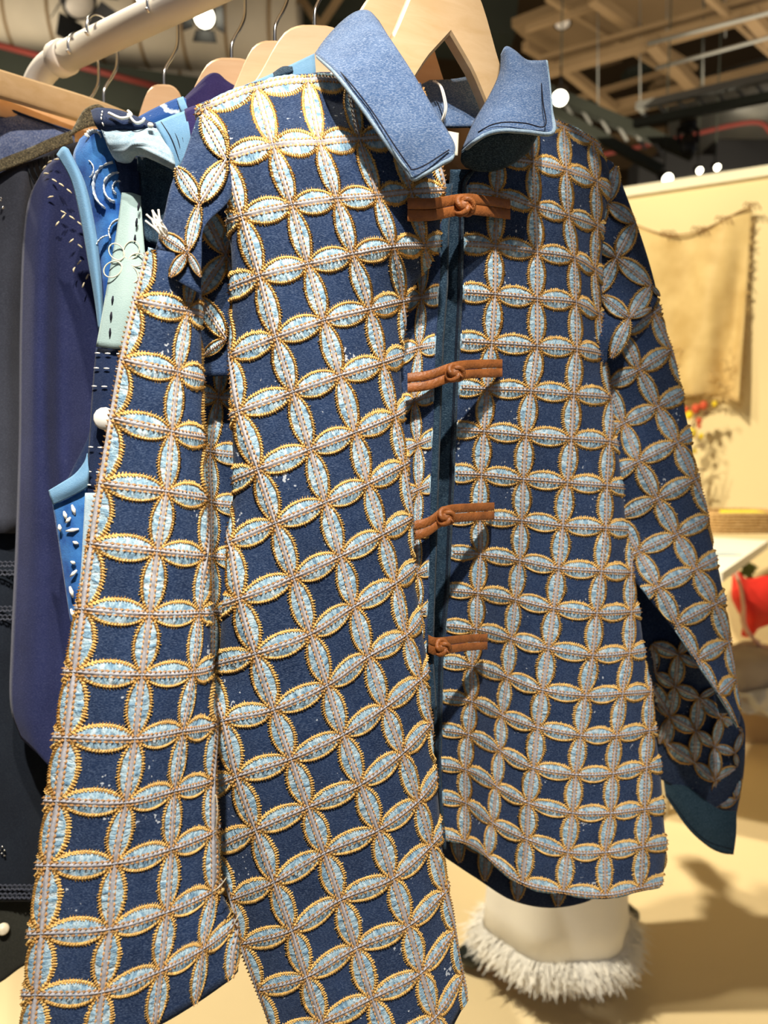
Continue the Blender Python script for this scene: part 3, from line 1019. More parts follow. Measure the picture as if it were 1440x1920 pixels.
P_SL = Patch(SLN, 6, 14, z_sl, [(x + 8, y) for x, y in SL_L], [(x - 7, y) for x, y in SL_R], v0=0.1, v1=13.0, wl=0.7, wr=0.7, R=0.006)

# shaded side strip between sleeve and front panel
QN = {0: {2: (345, 735), 3: (340, 838), 4: (340, 935), 5: (342, 1036)},
      1: {0: (416, 560), 1: (418, 650), 2: (411, 745), 3: (396, 847), 4: (398, 942), 5: (398, 1042), 6: (401, 1145), 7: (400, 1250), 8: (400, 1355), 9: (402, 1460), 10: (404, 1560), 11: (408, 1660), 12: (414, 1755), 13: (420, 1850)},
      2: {0: (478, 560), 1: (480, 655), 2: (478, 752), 3: (466, 856), 4: (470, 950), 5: (468, 1048)}}
P_SIDE = Patch(nodes_of(QN), 3, 14, lambda x, y: .618 + 0 * x, [(340, 300), (330, 2000)], [(474, 300), (470, 1400), (452, 1700), (450, 1760), (447, 1850), (440, 2000)], v0=0.0, v1=11.6)

# right sleeve, outer face
ER = {3: {0: (1165, 625), 1: (1196, 693), 2: (1230, 763), 3: (1266, 830), 4: (1299, 898), 5: (1332.5, 967)},
      2: {1: (1140, 722), 2: (1168, 794), 3: (1195, 865), 4: (1230, 934), 5: (1266, 1002), 6: (1301, 1067), 7: (1337, 1132), 8: (1362, 1203), 9: (1377, 1272)},
      1: {2: (1106, 828), 3: (1126, 898), 4: (1160, 968), 5: (1195, 1034), 6: (1232, 1100), 7: (1267, 1168), 8: (1305, 1235), 9: (1343, 1300)},
      0: {4: (1090, 1000), 5: (1124, 1067), 6: (1163, 1134), 7: (1198, 1203)},
      4: {0: (1223, 587), 1: (1255, 656), 2: (1290, 729)}}
ER_R = [(1150, 305), (1170, 350), (1195, 420), (1215, 480), (1233, 545), (1250, 620), (1268, 690), (1285, 750), (1300, 830), (1318, 930), (1335, 1000), (1346, 1050), (1360, 1110), (1371, 1200), (1378, 1270), (1390, 1330), (1398, 1390), (1400, 1450)]
ER_L = [(1090, 500), (1100, 1000), (1190, 1090), (1225, 1135), (1262, 1180), (1300, 1238), (1335, 1290), (1360, 1330), (1388, 1380)]
err = poly_x(ER_R)


def z_rs(x, y):
    z = ip(y, [280, 400, 600, 1000, 1500], [.735, .735, .752, .775, .800])
    r = np.clip((x - (err(y) - 110)) / 110, 0, 1.5)
    return z + .030 * r ** 2 + .004 * np.sin(y / 37.)


P_RS = Patch(nodes_of(ER), 6, 11, z_rs, ER_L, [(x - 6, y) for x, y in ER_R], v0=-0.35, v1=10.0, wr=0.7, R=0.006)


def panel(name, patch, mat, label=None, thick=0.0012):
    o = patch.fabric(name, mat, JK, thick)
    if label: o['label'] = label
    th = Threads()
    for fn, ln in patch.maps():
        petal(fn, ln, o, th)
    th.build(o, TH_NAMES)
    return o


lp_o = panel('front_panel', P_LEFT, M['denim_dark'], 'left front panel of petal quilted denim')
rt_o = panel('front_facing', P_RET, M['denim_dark'])
rp_o = panel('front_panel', P_RIGHT, M['denim_dark'], 'right front panel of petal quilted denim')
sl_o = panel('sleeve', P_SL, M['denim_dark'], 'left sleeve hanging in front')
sd_o = panel('side_panel', P_SIDE, M['denim_dark'])
rs_o = panel('sleeve', P_RS, M['denim_dark'], 'right sleeve with folded cuff')


def traced_piece(name, outline_rows, zf, petals, mat, parent=JK, n=6, thick=0.0012):
    o = sheet(name, [[(x, y, float(zf(np.array(x), np.array(y)))) for x, y in r] for r in outline_rows], mat, parent, n, thick)
    th = Threads()
    for q in petals:
        fn, ln = free_map(q[0], q[1], lambda x, y: zf(x, y) - 0.0012, *(q[2:]))
        petal(fn, ln, o, th)
    th.build(o, TH_NAMES)
    return o


# left sleeve cap
def z_cap(x, y):
    return ip(y, [190, 230, 300, 400, 520, 560], [.585, .566, .548, .530, .511, .512]) + .00012 * np.clip(x - 372, 0, 100) + 0.006 * np.exp(-((x - 300) / 22) ** 2) * np.clip((y - 360) / 100, 0, 1)


traced_piece('sleeve_cap', [[(369, 222), (384, 216), (402, 240), (425, 285)],
                            [(345, 295), (372, 290), (400, 296), (431, 312)],
                            [(322, 345), (352, 350), (388, 350), (431, 372)],
                            [(308, 405), (335, 410), (360, 412), (384, 424)],
                            [(298, 445), (318, 452), (344, 470), (378, 484)],
                            [(284, 500), (310, 514), (342, 532), (377, 552)]], z_cap,
             [((378, 215), (424, 299), .9), ((374, 381), (424, 299), .95), ((330, 312), (374, 381), .9), ((374, 381), (352, 472), .62),
              ((299, 438), (351, 472), 1.05), ((351, 472), (318, 520), .9), ((351, 472), (377, 520), .62)], M['denim_dark'])
# side of the sleeve under the arm, in shade
traced_piece('sleeve_underside', [[(372, 330), (400, 330), (440, 330)], [(374, 430), (404, 430), (445, 430)], [(374, 540), (404, 540), (448, 540)], [(374, 640), (404, 640), (448, 640)], [(374, 705), (404, 705), (448, 705)]],
             lambda x, y: .586 + 0 * x,
             [((374, 381), (424, 478), .95), ((424, 478), (372, 555), 1.0), ((372, 555), (424, 635), .9), ((424, 635), (380, 668), .9), ((424, 478), (470, 560), .8), ((424, 478), (440, 400), .8)], M['denim_dark'])

# right sleeve, upper part
def z_rsu(x, y):
    return z_rs(x, y) - .010 - .012 * np.clip((y - 520) / 80, 0, 1.3)


traced_piece('sleeve_top', [[(1085, 285), (1110, 288), (1132, 296), (1149, 306)],
                            [(1090, 345), (1120, 345), (1145, 348), (1168, 352)],
                            [(1095, 420), (1130, 420), (1165, 420), (1193, 420)],
                            [(1095, 490), (1140, 490), (1180, 488), (1214, 484)],
                            [(1095, 560), (1140, 560), (1190, 552), (1229, 540)],
                            [(1090, 650), (1150, 620), (1195, 600), (1232, 560)],
                            [(1090, 740), (1135, 680), (1178, 622), (1222, 580)]], z_rsu,
             [((1139, 381), (1191, 418), 1.05), ((1191, 418), (1156, 483), 1.0), ((1156, 483), (1221, 535), .95), ((1221, 535), (1180, 596), .95),
              ((1180, 596), (1128, 555), 1.0), ((1180, 596), (1146, 672), .8), ((1156, 483), (1112, 452), .9), ((1156, 483), (1122, 552), .9), ((1139, 381), (1156, 311), .9),
              ((1180, 596), (1222, 578), .75), ((1221, 535), (1238, 556), .8), ((1139, 381), (1105, 440), .9)], M['denim_dark'])

# inner face of the right sleeve and its cuff
def z_in(x, y):
    return .836 + .00030 * np.clip(y - 1180, 0, 400) + 0.010 * np.clip((x - 1300) / 80, -1, 1) ** 2 + .006 * np.sin((x + y) / 16.) * np.clip((x - 1290) / 60, 0, 1)


traced_piece('sleeve_underside', [[(1150, 1030), (1205, 1060), (1258, 1125), (1295, 1180)],
                                  [(1160, 1180), (1225, 1210), (1300, 1240), (1352, 1290)],
                                  [(1175, 1270), (1255, 1285), (1330, 1310), (1392, 1345)],
                                  [(1190, 1360), (1270, 1378), (1345, 1385), (1397, 1400)],
                                  [(1200, 1420), (1285, 1450), (1345, 1460), (1392, 1465)],
                                  [(1205, 1440), (1288, 1490), (1346, 1524), (1380, 1528)]], z_in,
             [((1222, 1208), (1272, 1228), 1.17), ((1272, 1228), (1266, 1288), 1.10), ((1229, 1262), (1266, 1288), 1.17), ((1266, 1288), (1256, 1344), 1.10), ((1266, 1288), (1311, 1309), 1.17),
              ((1311, 1309), (1305, 1371), 1.04), ((1256, 1344), (1305, 1371), 1.17), ((1305, 1371), (1340, 1400), 1.04), ((1256, 1344), (1250, 1400), 0.91), ((1305, 1371), (1302, 1430), 0.91),
              ((1250, 1395), (1302, 1430), 1.17), ((1302, 1430), (1340, 1465), 1.04), ((1340, 1400), (1378, 1412), 1.04), ((1340, 1400), (1342, 1462), 0.91), ((1311, 1309), (1352, 1345), 1.04),
              ((1352, 1345), (1340, 1400), 0.78), ((1352, 1345), (1392, 1372), 0.91), ((1342, 1462), (1384, 1440), 1.17), ((1342, 1462), (1345, 1515), 0.78), ((1345, 1510), (1380, 1500), 1.17), ((1305, 1180), (1272, 1228), .8), ((1215, 1275), (1256, 1344), .9), ((1236, 1395), (1256, 1344), .8), ((1392, 1372), (1378, 1412), .7), ((1378, 1412), (1384, 1440), .8), ((1384, 1440), (1380, 1500), .7), ((1311, 1309), (1345, 1290), .8), ((1352, 1345), (1372, 1310), .8), ((1272, 1228), (1310, 1250), 0.91), ((1229, 1262), (1222, 1208), 0.91), ((1256, 1344), (1232, 1320), 0.91)], M['denim_dark'])
cf = sheet('cuff', [[(1238, 1420, 0.931), (1268, 1452, 0.927), (1300, 1482, 0.925), (1346, 1516, 0.921), (1380, 1521, 0.919)],
                    [(1244, 1460, 0.931), (1276, 1504, 0.925), (1310, 1536, 0.921), (1348, 1556, 0.917), (1379, 1562, 0.917)],
                    [(1248, 1492, 0.931), (1290, 1552, 0.925), (1326, 1585, 0.921), (1352, 1598, 0.919), (1374, 1601, 0.919)]], M['cuff'], JK, 6, 0.004)
stitch_line('cuff_seam', [(1250, 1488, 0.928), (1292, 1546, 0.922), (1328, 1578, 0.918), (1372, 1592, 0.915)], M['black_thread'], cf, .0004)

# placket: narrow dark bands at the front opening
def band(name, Lp, Rp, y0, y1, zf, mat, parent, ny=40, nx=5, wob=.0012, thick=.0015):
    ys = np.linspace(y0, y1, ny)
    l, r = poly_x(Lp)(ys), poly_x(Rp)(ys)
    t = np.linspace(0, 1, nx)
    X = l[:, None] + (r - l)[:, None] * t; Y = np.repeat(ys[:, None], nx, 1)
    Z = zf(X, Y) + wob * np.sin(Y / 9.1 + X / 7) * np.sin(Y / 23.) - .0025 * np.sin(np.pi * t)[None] ** .5
    o = quads_obj(name, W(X, Y, Z).reshape(-1, 3), grid_q(ny, nx), mat, parent, np.stack([X / 40, Y / 40], -1))
    solid(o, thick, 0)
    return o


PL_M = [(846, 330), (838, 430), (836, 540), (828, 640), (821, 830), (816, 1000), (811, 1150), (809, 1240), (814, 1313), (817, 1400), (826, 1500), (834, 1590)]
PL_L = [(x - 20, y) for x, y in RS_R]
band('placket', [(x - 2, y) for x, y in PL_M], [(x + 2, y) for x, y in RP_L], 318, 1592, lambda X, Y: z_right(np.full_like(X, 852.), Y) - .004, M['denim_teal'], JK, 150)
band('placket_edge', [(x - 4, y) for x, y in RS_R], [(x + 3, y) for x, y in PL_M], 345, 1330, lambda X, Y: .621 + 0 * X, M['denim_teal'], JK, 120, wob=.0006)
for dx in (3, 5.5):
    stitch_line('placket_stitch', [(x - dx, y, float(z_right(np.array(852.), np.array(float(y)))) - .0085) for x, y in RP_L if 300 < y < 1600], M['black_thread'], JK, .00035)

# inside of the back, seen in the neck opening and under the hem
sheet('back_lining', [[(395, 215, .605), (600, 135, .645), (850, 175, .690), (1040, 235, .715), (1135, 300, .730)],
                      [(430, 330, .640), (620, 300, .680), (850, 300, .715), (1040, 320, .740), (1135, 350, .750)],
                      [(430, 600, .660), (620, 600, .705), (850, 600, .745), (1040, 600, .775), (1135, 600, .780)],
                      [(430, 1000, .680), (620, 1000, .730), (850, 1000, .780), (1040, 1000, .815), (1150, 1000, .810)],
                      [(425, 1560, .690), (620, 1560, .745), (850, 1560, .805), (1050, 1560, .845), (1190, 1540, .835)]], M['lining'], JK, 6, .0012)
bh = traced_piece('back_hem', [[(800, 1520), (900, 1560), (980, 1600), (1060, 1640), (1130, 1640), (1180, 1600)],
                          [(812, 1570), (900, 1618), (980, 1655), (1050, 1672), (1110, 1668), (1170, 1630)],
                          [(832, 1606), (895, 1648), (960, 1688), (1030, 1702), (1095, 1692), (1130, 1672)]], lambda x, y: .835 + .00012 * (x - 850),
             [((855, 1545), (862, 1618), .8), ((912, 1572), (909, 1652), .8), ((976, 1605), (970, 1690), .8), ((1050, 1618), (1046, 1700), .85), ((862, 1575), (912, 1600), .7)], M['lining'])

# ---- collar
ZC = .545
col_l = sheet('collar_leaf', [[(592, 104, .585), (612, 76, .600), (642, 44, .612), (668, 26, .620), (690, 24, .625), (708, 42, .622)],
                              [(630, 138, .545), (656, 112, .552), (684, 88, .560), (708, 74, .567), (726, 74, .574), (738, 92, .580)],
                              [(678, 200, .530), (704, 178, .533), (730, 158, .538), (752, 142, .543), (768, 138, .548), (780, 158, .556)],
                              [(725, 268, .528), (748, 252, .529), (774, 234, .531), (796, 220, .533), (812, 216, .537), (822, 226, .545)],
                              [(758, 312, .532), (780, 304, .532), (804, 290, .532), (824, 276, .532), (840, 266, .533), (848, 270, .537)],
                              [(774, 335, .534), (792, 328, .533), (812, 317, .533), (830, 306, .533), (844, 298, .533), (849, 290, .535)]], M['denim_mid'], JK, 6, .0035)
stitch_line('collar_stitch', [(612, 110, .566), (650, 148, .535), (696, 206, .5255), (738, 270, .5235), (766, 310, .528), (775, 318, .528), (800, 308, .528), (842, 281, .5295)], M['black_thread'], col_l, .0005)
M['worn_edge'] = denim('worn_denim_edge', (.16, .26, .38), (.34, .46, .56), (.7, .76, .8), .5, 120)
tube('collar_edge', catmull([Wt(596, 106, .581), Wt(630, 139, .5445), Wt(678, 201, .5295), Wt(725, 269, .5275), Wt(758, 313, .5315), Wt(774, 335, .5335), Wt(792, 328, .5325), Wt(812, 317, .5325), Wt(830, 306, .5325), Wt(845, 298, .5325), Wt(849, 288, .535)], 5), .0017, M['worn_edge'], col_l, 7)
# inside band of the collar at the back of the neck
sheet('collar_band', [[(700, 120, .66), (760, 150, .668), (800, 152, .672), (850, 150, .676), (900, 140, .68), (932, 130, .674), (950, 120, .66)],
                      [(745, 185, .645), (790, 196, .655), (830, 200, .664), (870, 200, .668), (905, 195, .67), (925, 190, .664), (950, 180, .65)],
                      [(780, 236, .63), (810, 236, .644), (840, 238, .655), (870, 238, .66), (895, 236, .66), (915, 228, .655), (945, 220, .64)]], M['denim_mid'], JK, 6, .0025)
col_r = sheet('collar_leaf', [[(942, 104, .650), (950, 90, .645), (963, 97, .641), (985, 115, .640), (1005, 117, .645), (1024, 116, .652)],
                              [(938, 140, .640), (952, 142, .628), (972, 150, .620), (994, 158, .618), (1014, 158, .624), (1029, 158, .632)],
                              [(918, 184, .626), (938, 186, .612), (962, 192, .604), (986, 198, .602), (1010, 203, .606), (1033, 206, .614)],
                              [(890, 232, .612), (912, 226, .598), (940, 224, .592), (968, 226, .592), (1000, 234, .596), (1036, 247, .604)],
                              [(868, 284, .606), (888, 266, .588), (914, 250, .584), (944, 244, .585), (984, 246, .590), (1036, 249, .602)]], M['denim_mid'], JK, 6, .0035)
stitch_line('collar_stitch', [(896, 248, .587), (922, 234, .583), (950, 229, .582), (985, 231, .585), (1022, 236, .593), (1018, 190, .603), (1012, 126, .642)], M['black_thread'], col_r, .0005)
tube('collar_edge', catmull([Wt(868, 285, .603), Wt(888, 267, .586), Wt(914, 251, .582), Wt(944, 245, .583), Wt(984, 247, .588), Wt(1036, 249, .600), Wt(1033, 206, .613), Wt(1029, 158, .631), Wt(1024, 116, .651)], 5), .0017, M['worn_edge'], col_r, 7)
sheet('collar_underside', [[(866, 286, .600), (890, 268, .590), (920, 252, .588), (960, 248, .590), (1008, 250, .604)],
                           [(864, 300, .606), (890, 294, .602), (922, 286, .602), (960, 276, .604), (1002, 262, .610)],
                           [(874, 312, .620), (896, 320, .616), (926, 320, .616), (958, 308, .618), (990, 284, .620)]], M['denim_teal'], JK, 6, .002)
# size label, hanging loop
sheet('size_label', [[(838, 246, .640), (860, 250, .642)], [(834, 290, .628), (858, 292, .630)]], plain('cream_label', (.78, .72, .58), .8, .2, .05), JK, 4, .0008)
tube('hanging_loop', catmull([Wt(812, 152, .655), Wt(824, 160, .650), Wt(831, 182, .646), Wt(834, 205, .644), Wt(828, 226, .646), Wt(824, 232, .652)], 8), .0008, M['white_thread'], JK, 6)
tube('hanging_loop', catmull([Wt(816, 152, .657), Wt(828, 163, .652), Wt(835, 185, .648), Wt(837, 204, .646), Wt(831, 226, .648), Wt(826, 232, .654)], 8), .0008, M['white_thread'], JK, 6)


# ---- leather toggles
def toggle(lft, knot, rgt, zl, zk, zr, w, parent=JK):
    """two leather straps meeting at a knotted button; lft/rgt end centres in the photo"""
    pts = []
    if lft is not None:
        pts += [(lft[0], lft[1], zl), ((lft[0] * .55 + knot[0] * .45), lft[1] * .62 + knot[1] * .38 + 2, zl * .6 + zk * .4)]
    pts += [(knot[0], knot[1] - 3, zk + .006), ((knot[0] + rgt[0]) / 2, (knot[1] + rgt[1]) / 2 - 3, (zk + zr) / 2 + .002), (rgt[0], rgt[1], zr)]
    C = catmull([Wt(*p) for p in pts], 8)
    o = None
    dn = UP
    for k, sg in enumerate((1, -1)):
        off = dn * sg * w * .255
        prof = [(-.247, -.0006), (-.247, .0012), (-.22, .0021), (0, .0022), (.22, .0021), (.247, .0012), (.247, -.0006)]
        V = []
        tocam = CAM - C; tocam /= np.linalg.norm(tocam, axis=1)[:, None]
        for a, h in prof:
            V.append(C + off + dn * a * w + tocam * h)
        V = np.stack(V, 1)
        if o is None:
            o = quads_obj('toggle', V.reshape(-1, 3), grid_q(V.shape[0], 7), M['leather'], parent)
        else:
            quads_obj('strap', V.reshape(-1, 3), grid_q(V.shape[0], 7), M['leather'], o)
        for e in (0, -1):
            py_obj('strap_end', V[e], [tuple(range(7))], M['leather'], o)
    # knot: interlaced flat leather cord round a core
    c = np.array(Wt(knot[0], knot[1], zk - .006)); R = w * .40
    a = np.linspace(0, 2 * np.pi, 121)[:-1]
    K = np.stack([(1 + .38 * np.cos(3 * a + .4)) * np.cos(2 * a), (1 + .38 * np.cos(3 * a + .4)) * np.sin(2 * a), .55 * np.sin(3 * a)], -1) * R * .78
    Kw = c + K[:, :1] * RT + K[:, 1:2] * UP - K[:, 2:] * FW
    Kw = np.vstack([Kw, Kw[:2]])
    kn = tube('knot', Kw, R * .36, M['leather'], o, 8)
    V, Q = tube_arrays(np.array([c + FW * s for s in np.linspace(-R * .6, R * .6, 7)]), R * np.array([.45, .6, .7, .74, .7, .6, .45]), 12)
    quads_obj('knot_core', V, Q, M['leather'], o)
    tail = [c + RT * R * .5 - UP * R * .2 - FW * R * .4, c + RT * R * .95 - UP * R * .75 - FW * R * .5]
    tube('knot_tail', tail, [R * .36, R * .34], M['leather'], o, 6, .5)
    return o


toggle((764, 393), (870, 386), (957, 393), .553, .596, .648, .0168)
toggle((764, 718), (853, 699), (942, 690), .598, .608, .664, .0152)
toggle((777, 995), (836, 969), (927, 958), .597, .610, .682, .0150)
toggle((803, 1207), (829, 1214), (914, 1203), .608, .622, .698, .0142)

# ---- petals: the 300 that show largest are parts, the others one part
ALL_PETALS.sort(key=lambda q: -q[0])
PQ = grid_q(NS + 1, NT + 1)
for ln, V, uv, par in ALL_PETALS[:300]:
    quads_obj('petal', V, PQ, M['petal'], par, uv)
rest = ALL_PETALS[300:]
if rest:
    k = len(rest[0][1])
    o = quads_obj('small_petals', np.vstack([r[1] for r in rest]), np.vstack([PQ + k * i for i in range(len(rest))]), M['petal'], JK, np.vstack([r[2] for r in rest]))
    tag(o, kind='stuff')
print('petals', len(ALL_PETALS))

# loose yellow thread ends and fray on the left sleeve
for pts in ([(398, 1508, .50), (404, 1490, .50), (408, 1520, .50), (405, 1560, .505), (412, 1600, .52)], [(398, 1672, .50), (412, 1662, .50), (425, 1645, .51)], [(438, 1735, .52), (446, 1718, .52), (452, 1708, .53)]):
    tube('loose_thread', catmull([Wt(*p) for p in pts], 5), .0003, M['cream_thread'], JK, 5)
for k in range(12):
    a = rng.uniform(0, 1); x0, y0 = 306 + rng.uniform(-6, 8), 438 + rng.uniform(-14, 10)
    tube('frayed_thread', catmull([Wt(x0, y0, .512), Wt(x0 - 8 + rng.normal(0, 3), y0 - 14, .508), Wt(x0 - 10 + rng.normal(0, 9), y0 - 28 + rng.normal(0, 7), .508)], 4), .0007, M['white_thread'], JK, 5)

# ------------------------------------------------------------------ hangers on the rail
hanger(neck_at(1.0, .074), math.radians(26), 'wooden hanger holding the petal quilted jacket', M['wood2'], notch=-.050, hook_t=RYAW, spread=.74, dropf=1.6, bow=-.025)
hanger(neck_at(0.90, .076), math.radians(24), 'wooden hanger seen through the notch of the front hanger', M['wood'], hook_t=RYAW, spread=.72, dropf=1.6, bow=-.02)
hanger(neck_at(0.741), math.radians(4), 'wooden hanger with a broad hump just left of the denim collar', M['wood'], spread=.8, hook_t=RYAW)
hanger(neck_at(0.65), math.radians(4), 'wooden hanger half hidden behind the hump beside the collar', M['wood'], spread=.62, hook_t=RYAW)
hanger(neck_at(0.543), math.radians(4), 'wooden hanger over the dark purple shoulder', M['wood'], spread=.70, hook_t=RYAW)
hanger(neck_at(0.356), math.radians(4), 'wooden hanger above the blue patchwork collar', M['wood'], spread=.48, hook_t=RYAW)
hanger(neck_at(0.165, .070), math.radians(52), 'straight wooden bar hanger at the far left', M['wood2'], flat=True, hook_t=RYAW)
hanger(neck_at(0.10, .080), math.radians(56), 'rearmost wooden bar hanger by the rail elbow', M['wood'], flat=True, hook_t=RYAW)

# ------------------------------------------------------------------ other garments on the rail
M['velvet_blue'] = None


def dyed(name, c1, c2, scale, lo=.45, hi=.60, rough=.9, bs=.4, ring=False):
    m, nt, b = mat_new(name, rough, .15)
    b.inputs['Sheen Weight'].default_value = .15
    co = N_(nt, 'ShaderNodeTexCoord')
    if ring:
        t = N_(nt, 'ShaderNodeTexVoronoi', Scale=scale)
        nt.links.new(co.outputs['Object'], t.inputs['Vector'])
        s = N_(nt, 'ShaderNodeMath', operation='MULTIPLY'); nt.links.new(t.outputs[0], s.inputs[0]); s.inputs[1].default_value = 17.0
        nz = N_(nt, 'ShaderNodeTexNoise', Scale=160.0, Detail=3.0); nt.links.new(co.outputs['Object'], nz.inputs['Vector'])
        a = N_(nt, 'ShaderNodeMath', operation='MULTIPLY_ADD'); nt.links.new(nz.outputs[0], a.inputs[0]); a.inputs[1].default_value = 3.2; nt.links.new(s.outputs[0], a.inputs[2])
        sn = N_(nt, 'ShaderNodeMath', operation='SINE'); nt.links.new(a.outputs[0], sn.inputs[0])
        f = sn.outputs[0]
    else:
        t = N_(nt, 'ShaderNodeTexNoise', Scale=scale, Detail=5.0); nt.links.new(co.outputs['Object'], t.inputs['Vector']); f = t.outputs[0]
    nt.links.new(ramp(nt, f, [(lo, c1), (hi, c2)]), b.inputs['Base Color'])
    fn = N_(nt, 'ShaderNodeTexNoise', Scale=700.0, Detail=2.0); nt.links.new(co.outputs['Object'], fn.inputs['Vector'])
    bump(nt, b, fn.outputs[0], bs, .0008)
    return m


M['velvet_blue'] = dyed('blue_velvet_white_swirls', (.010, .060, .23), (.52, .60, .66), 24.0, .45, .98, ring=True)
M['velvet_plain'] = dyed('bright_blue_velvet', (.008, .06, .26), (.05, .20, .50), 60, .35, .7)
M['trim_blue'] = denim('soft_blue_binding', (.12, .26, .42), (.17, .33, .50), (.3, .45, .6), .3)
M['light_denim'] = denim('light_crinkled_denim', (.20, .34, .45), (.46, .58, .64), (.8, .86, .88), .5, 60)
M['pale_green'] = denim('pale_sage_cotton', (.33, .46, .45), (.42, .55, .52), (.6, .7, .66), .2, 20)
M['navy'] = denim('navy_cotton', (.006, .014, .045), (.012, .026, .075), (.1, .12, .2), .25)
M['indigo'] = denim('deep_indigo_linen', (.010, .014, .052), (.020, .026, .085), (.09, .10, .2), .35, 14)
M['purple'] = denim('dark_purple_cotton', (.020, .014, .075), (.03, .022, .10), (.1, .09, .2), .25)
M['charcoal'] = denim('charcoal_linen', (.030, .033, .046), (.048, .052, .070), (.12, .13, .17), .4, 12)
M['blackcloth'] = denim('black_cotton', (.005, .007, .012), (.010, .014, .022), (.04, .05, .06), .3, 12)
M['slub'] = denim('slub_blue_denim', (.05, .08, .21), (.13, .18, .36), (.55, .60, .75), .8, 120)
M['glitter'] = denim('dark_glitter_band', (.02, .018, .014), (.05, .045, .035), (.55, .45, .25), .8, 200)

# --- patchwork jacket right behind the quilted one
PW = thing('patchwork_jacket', 'blue patchwork jacket of velvet, sage and navy pieces behind the petal sleeve', 'jacket', Wt(200, 1200, .66))
sheet('jacket_body', [[(150, 262, .672), (240, 250, .672), (330, 240, .675), (420, 215, .68), (560, 150, .69)],
                      [(185, 460, .676), (240, 460, .676), (330, 460, .678), (420, 460, .68), (560, 440, .69)],
                      [(192, 640, .678), (240, 640, .678), (330, 640, .68), (420, 640, .68), (560, 640, .69)],
                      [(172, 800, .680), (230, 800, .68), (330, 800, .68), (420, 800, .68), (560, 800, .69)],
                      [(110, 960, .682), (180, 960, .68), (330, 960, .68), (420, 960, .68), (560, 960, .69)],
                      [(138, 1185, .684), (180, 1185, .684), (330, 1185, .684), (420, 1185, .684), (560, 1185, .69)]], M['navy'], PW)
sheet('shoulder_yoke', [[(288, 231, .650), (355, 207, .646), (402, 187, .645), (447, 166, .648), (510, 139, .652), (590, 101, .66)],
                        [(300, 262, .640), (360, 240, .636), (410, 220, .636), (455, 200, .640), (515, 170, .646), (592, 132, .655)],
                        [(320, 320, .640), (368, 300, .638), (414, 280, .638), (458, 260, .642), (520, 230, .648), (595, 190, .657)]], M['trim_blue'], PW)
stitch_line('running_stitch', [(360, 222, .634), (402, 203, .633), (447, 182, .635), (500, 160, .640), (512, 154, .643)], M['white_thread'], PW, .0011, (.008, .005))
sheet('neck_notch', [[(512, 138, .648), (530, 126, .65), (548, 126, .652)], [(514, 146, .642), (534, 140, .645), (550, 134, .648)]], M['denim_teal'], PW, 4)
sheet('front_facing', [[(289, 232, .632), (322, 218, .630), (350, 208, .630)], [(312, 270, .624), (336, 252, .622), (356, 246, .622)], [(330, 322, .626), (348, 300, .624), (362, 290, .626)]], M['trim_blue'], PW)
for dx in (14, 24, 34):
    stitch_line('facing_seam', [(288 + dx, 234 - dx * .4, .630), (310 + dx * .9, 268 - dx * .45, .6215), (330 + dx * .5, 312 - dx * .6, .624)], M['black_thread'], PW, .0004)
sheet('purple_gusset', [[(346, 206, .628), (362, 200, .628), (385, 195, .63)], [(352, 240, .624), (366, 234, .624), (380, 226, .626)], [(360, 290, .624), (368, 280, .625), (376, 262, .627)]], M['purple'], PW, 4)
sheet('velvet_patch', [[(250, 226, .648), (290, 204, .645), (336, 184, .643), (349, 186, .643)], [(262, 236, .643), (296, 222, .640), (336, 206, .638), (350, 200, .638)], [(272, 246, .643), (300, 236, .640), (336, 222, .640), (352, 214, .640)]], M['velvet_blue'], PW)
sheet('binding', [[(332, 186, .640), (344, 182, .640)], [(338, 204, .635), (351, 200, .635)], [(344, 216, .636), (354, 212, .636)]], M['trim_blue'], PW, 4)
sheet('collar_fold', [[(171, 208, .640), (186, 203, .636), (225, 208, .632), (262, 222, .630), (292, 233, .630)],
                      [(176, 226, .632), (196, 226, .626), (230, 232, .622), (264, 236, .622), (292, 238, .626)],
                      [(186, 244, .634), (204, 246, .630), (236, 248, .628), (266, 246, .628), (290, 243, .630)]], M['navy'], PW)
tube('white_loop', catmull([Wt(204, 212, .622), Wt(228, 222, .617), (W(246, 216, .617)), Wt(240, 208, .620)], 5), .0012, M['white_thread'], PW, 6)
tube('white_loop', catmull([Wt(240, 214, .618), Wt(254, 230, .616), Wt(266, 228, .617), Wt(271, 222, .618)], 5), .0012, M['white_thread'], PW, 6)
stitch_line('collar_stitch', [(192, 208, .628), (190, 224, .621), (197, 242, .625)], M['white_thread'], PW, .0007, (.003, .002))
tube('stud', [Wt(281, 235, .617), Wt(283, 235, .613)], .0022, M['white_thread'], PW, 8)
sheet('crinkled_patch', [[(190, 243, .632), (225, 245, .626), (262, 244, .624), (290, 240, .626), (305, 262, .630)],
                         [(200, 268, .628), (232, 268, .618), (256, 262, .612), (290, 262, .616), (320, 282, .624)],
                         [(212, 292, .634), (236, 290, .622), (252, 274, .610), (280, 280, .612), (328, 306, .618)],
                         [(222, 304, .650), (244, 304, .640), (258, 290, .622), (284, 298, .618), (326, 318, .622)]], M['light_denim'], PW, ripple=.0015)
sheet('inner_fold', [[(258, 292, .642), (285, 298, .632), (328, 310, .630)], [(258, 340, .652), (290, 345, .650), (330, 350, .640)], [(262, 390, .655), (290, 400, .652), (324, 400, .642)], [(272, 450, .655), (296, 460, .654), (316, 460, .65)]], M['denim_teal'], PW, ripple=.003)
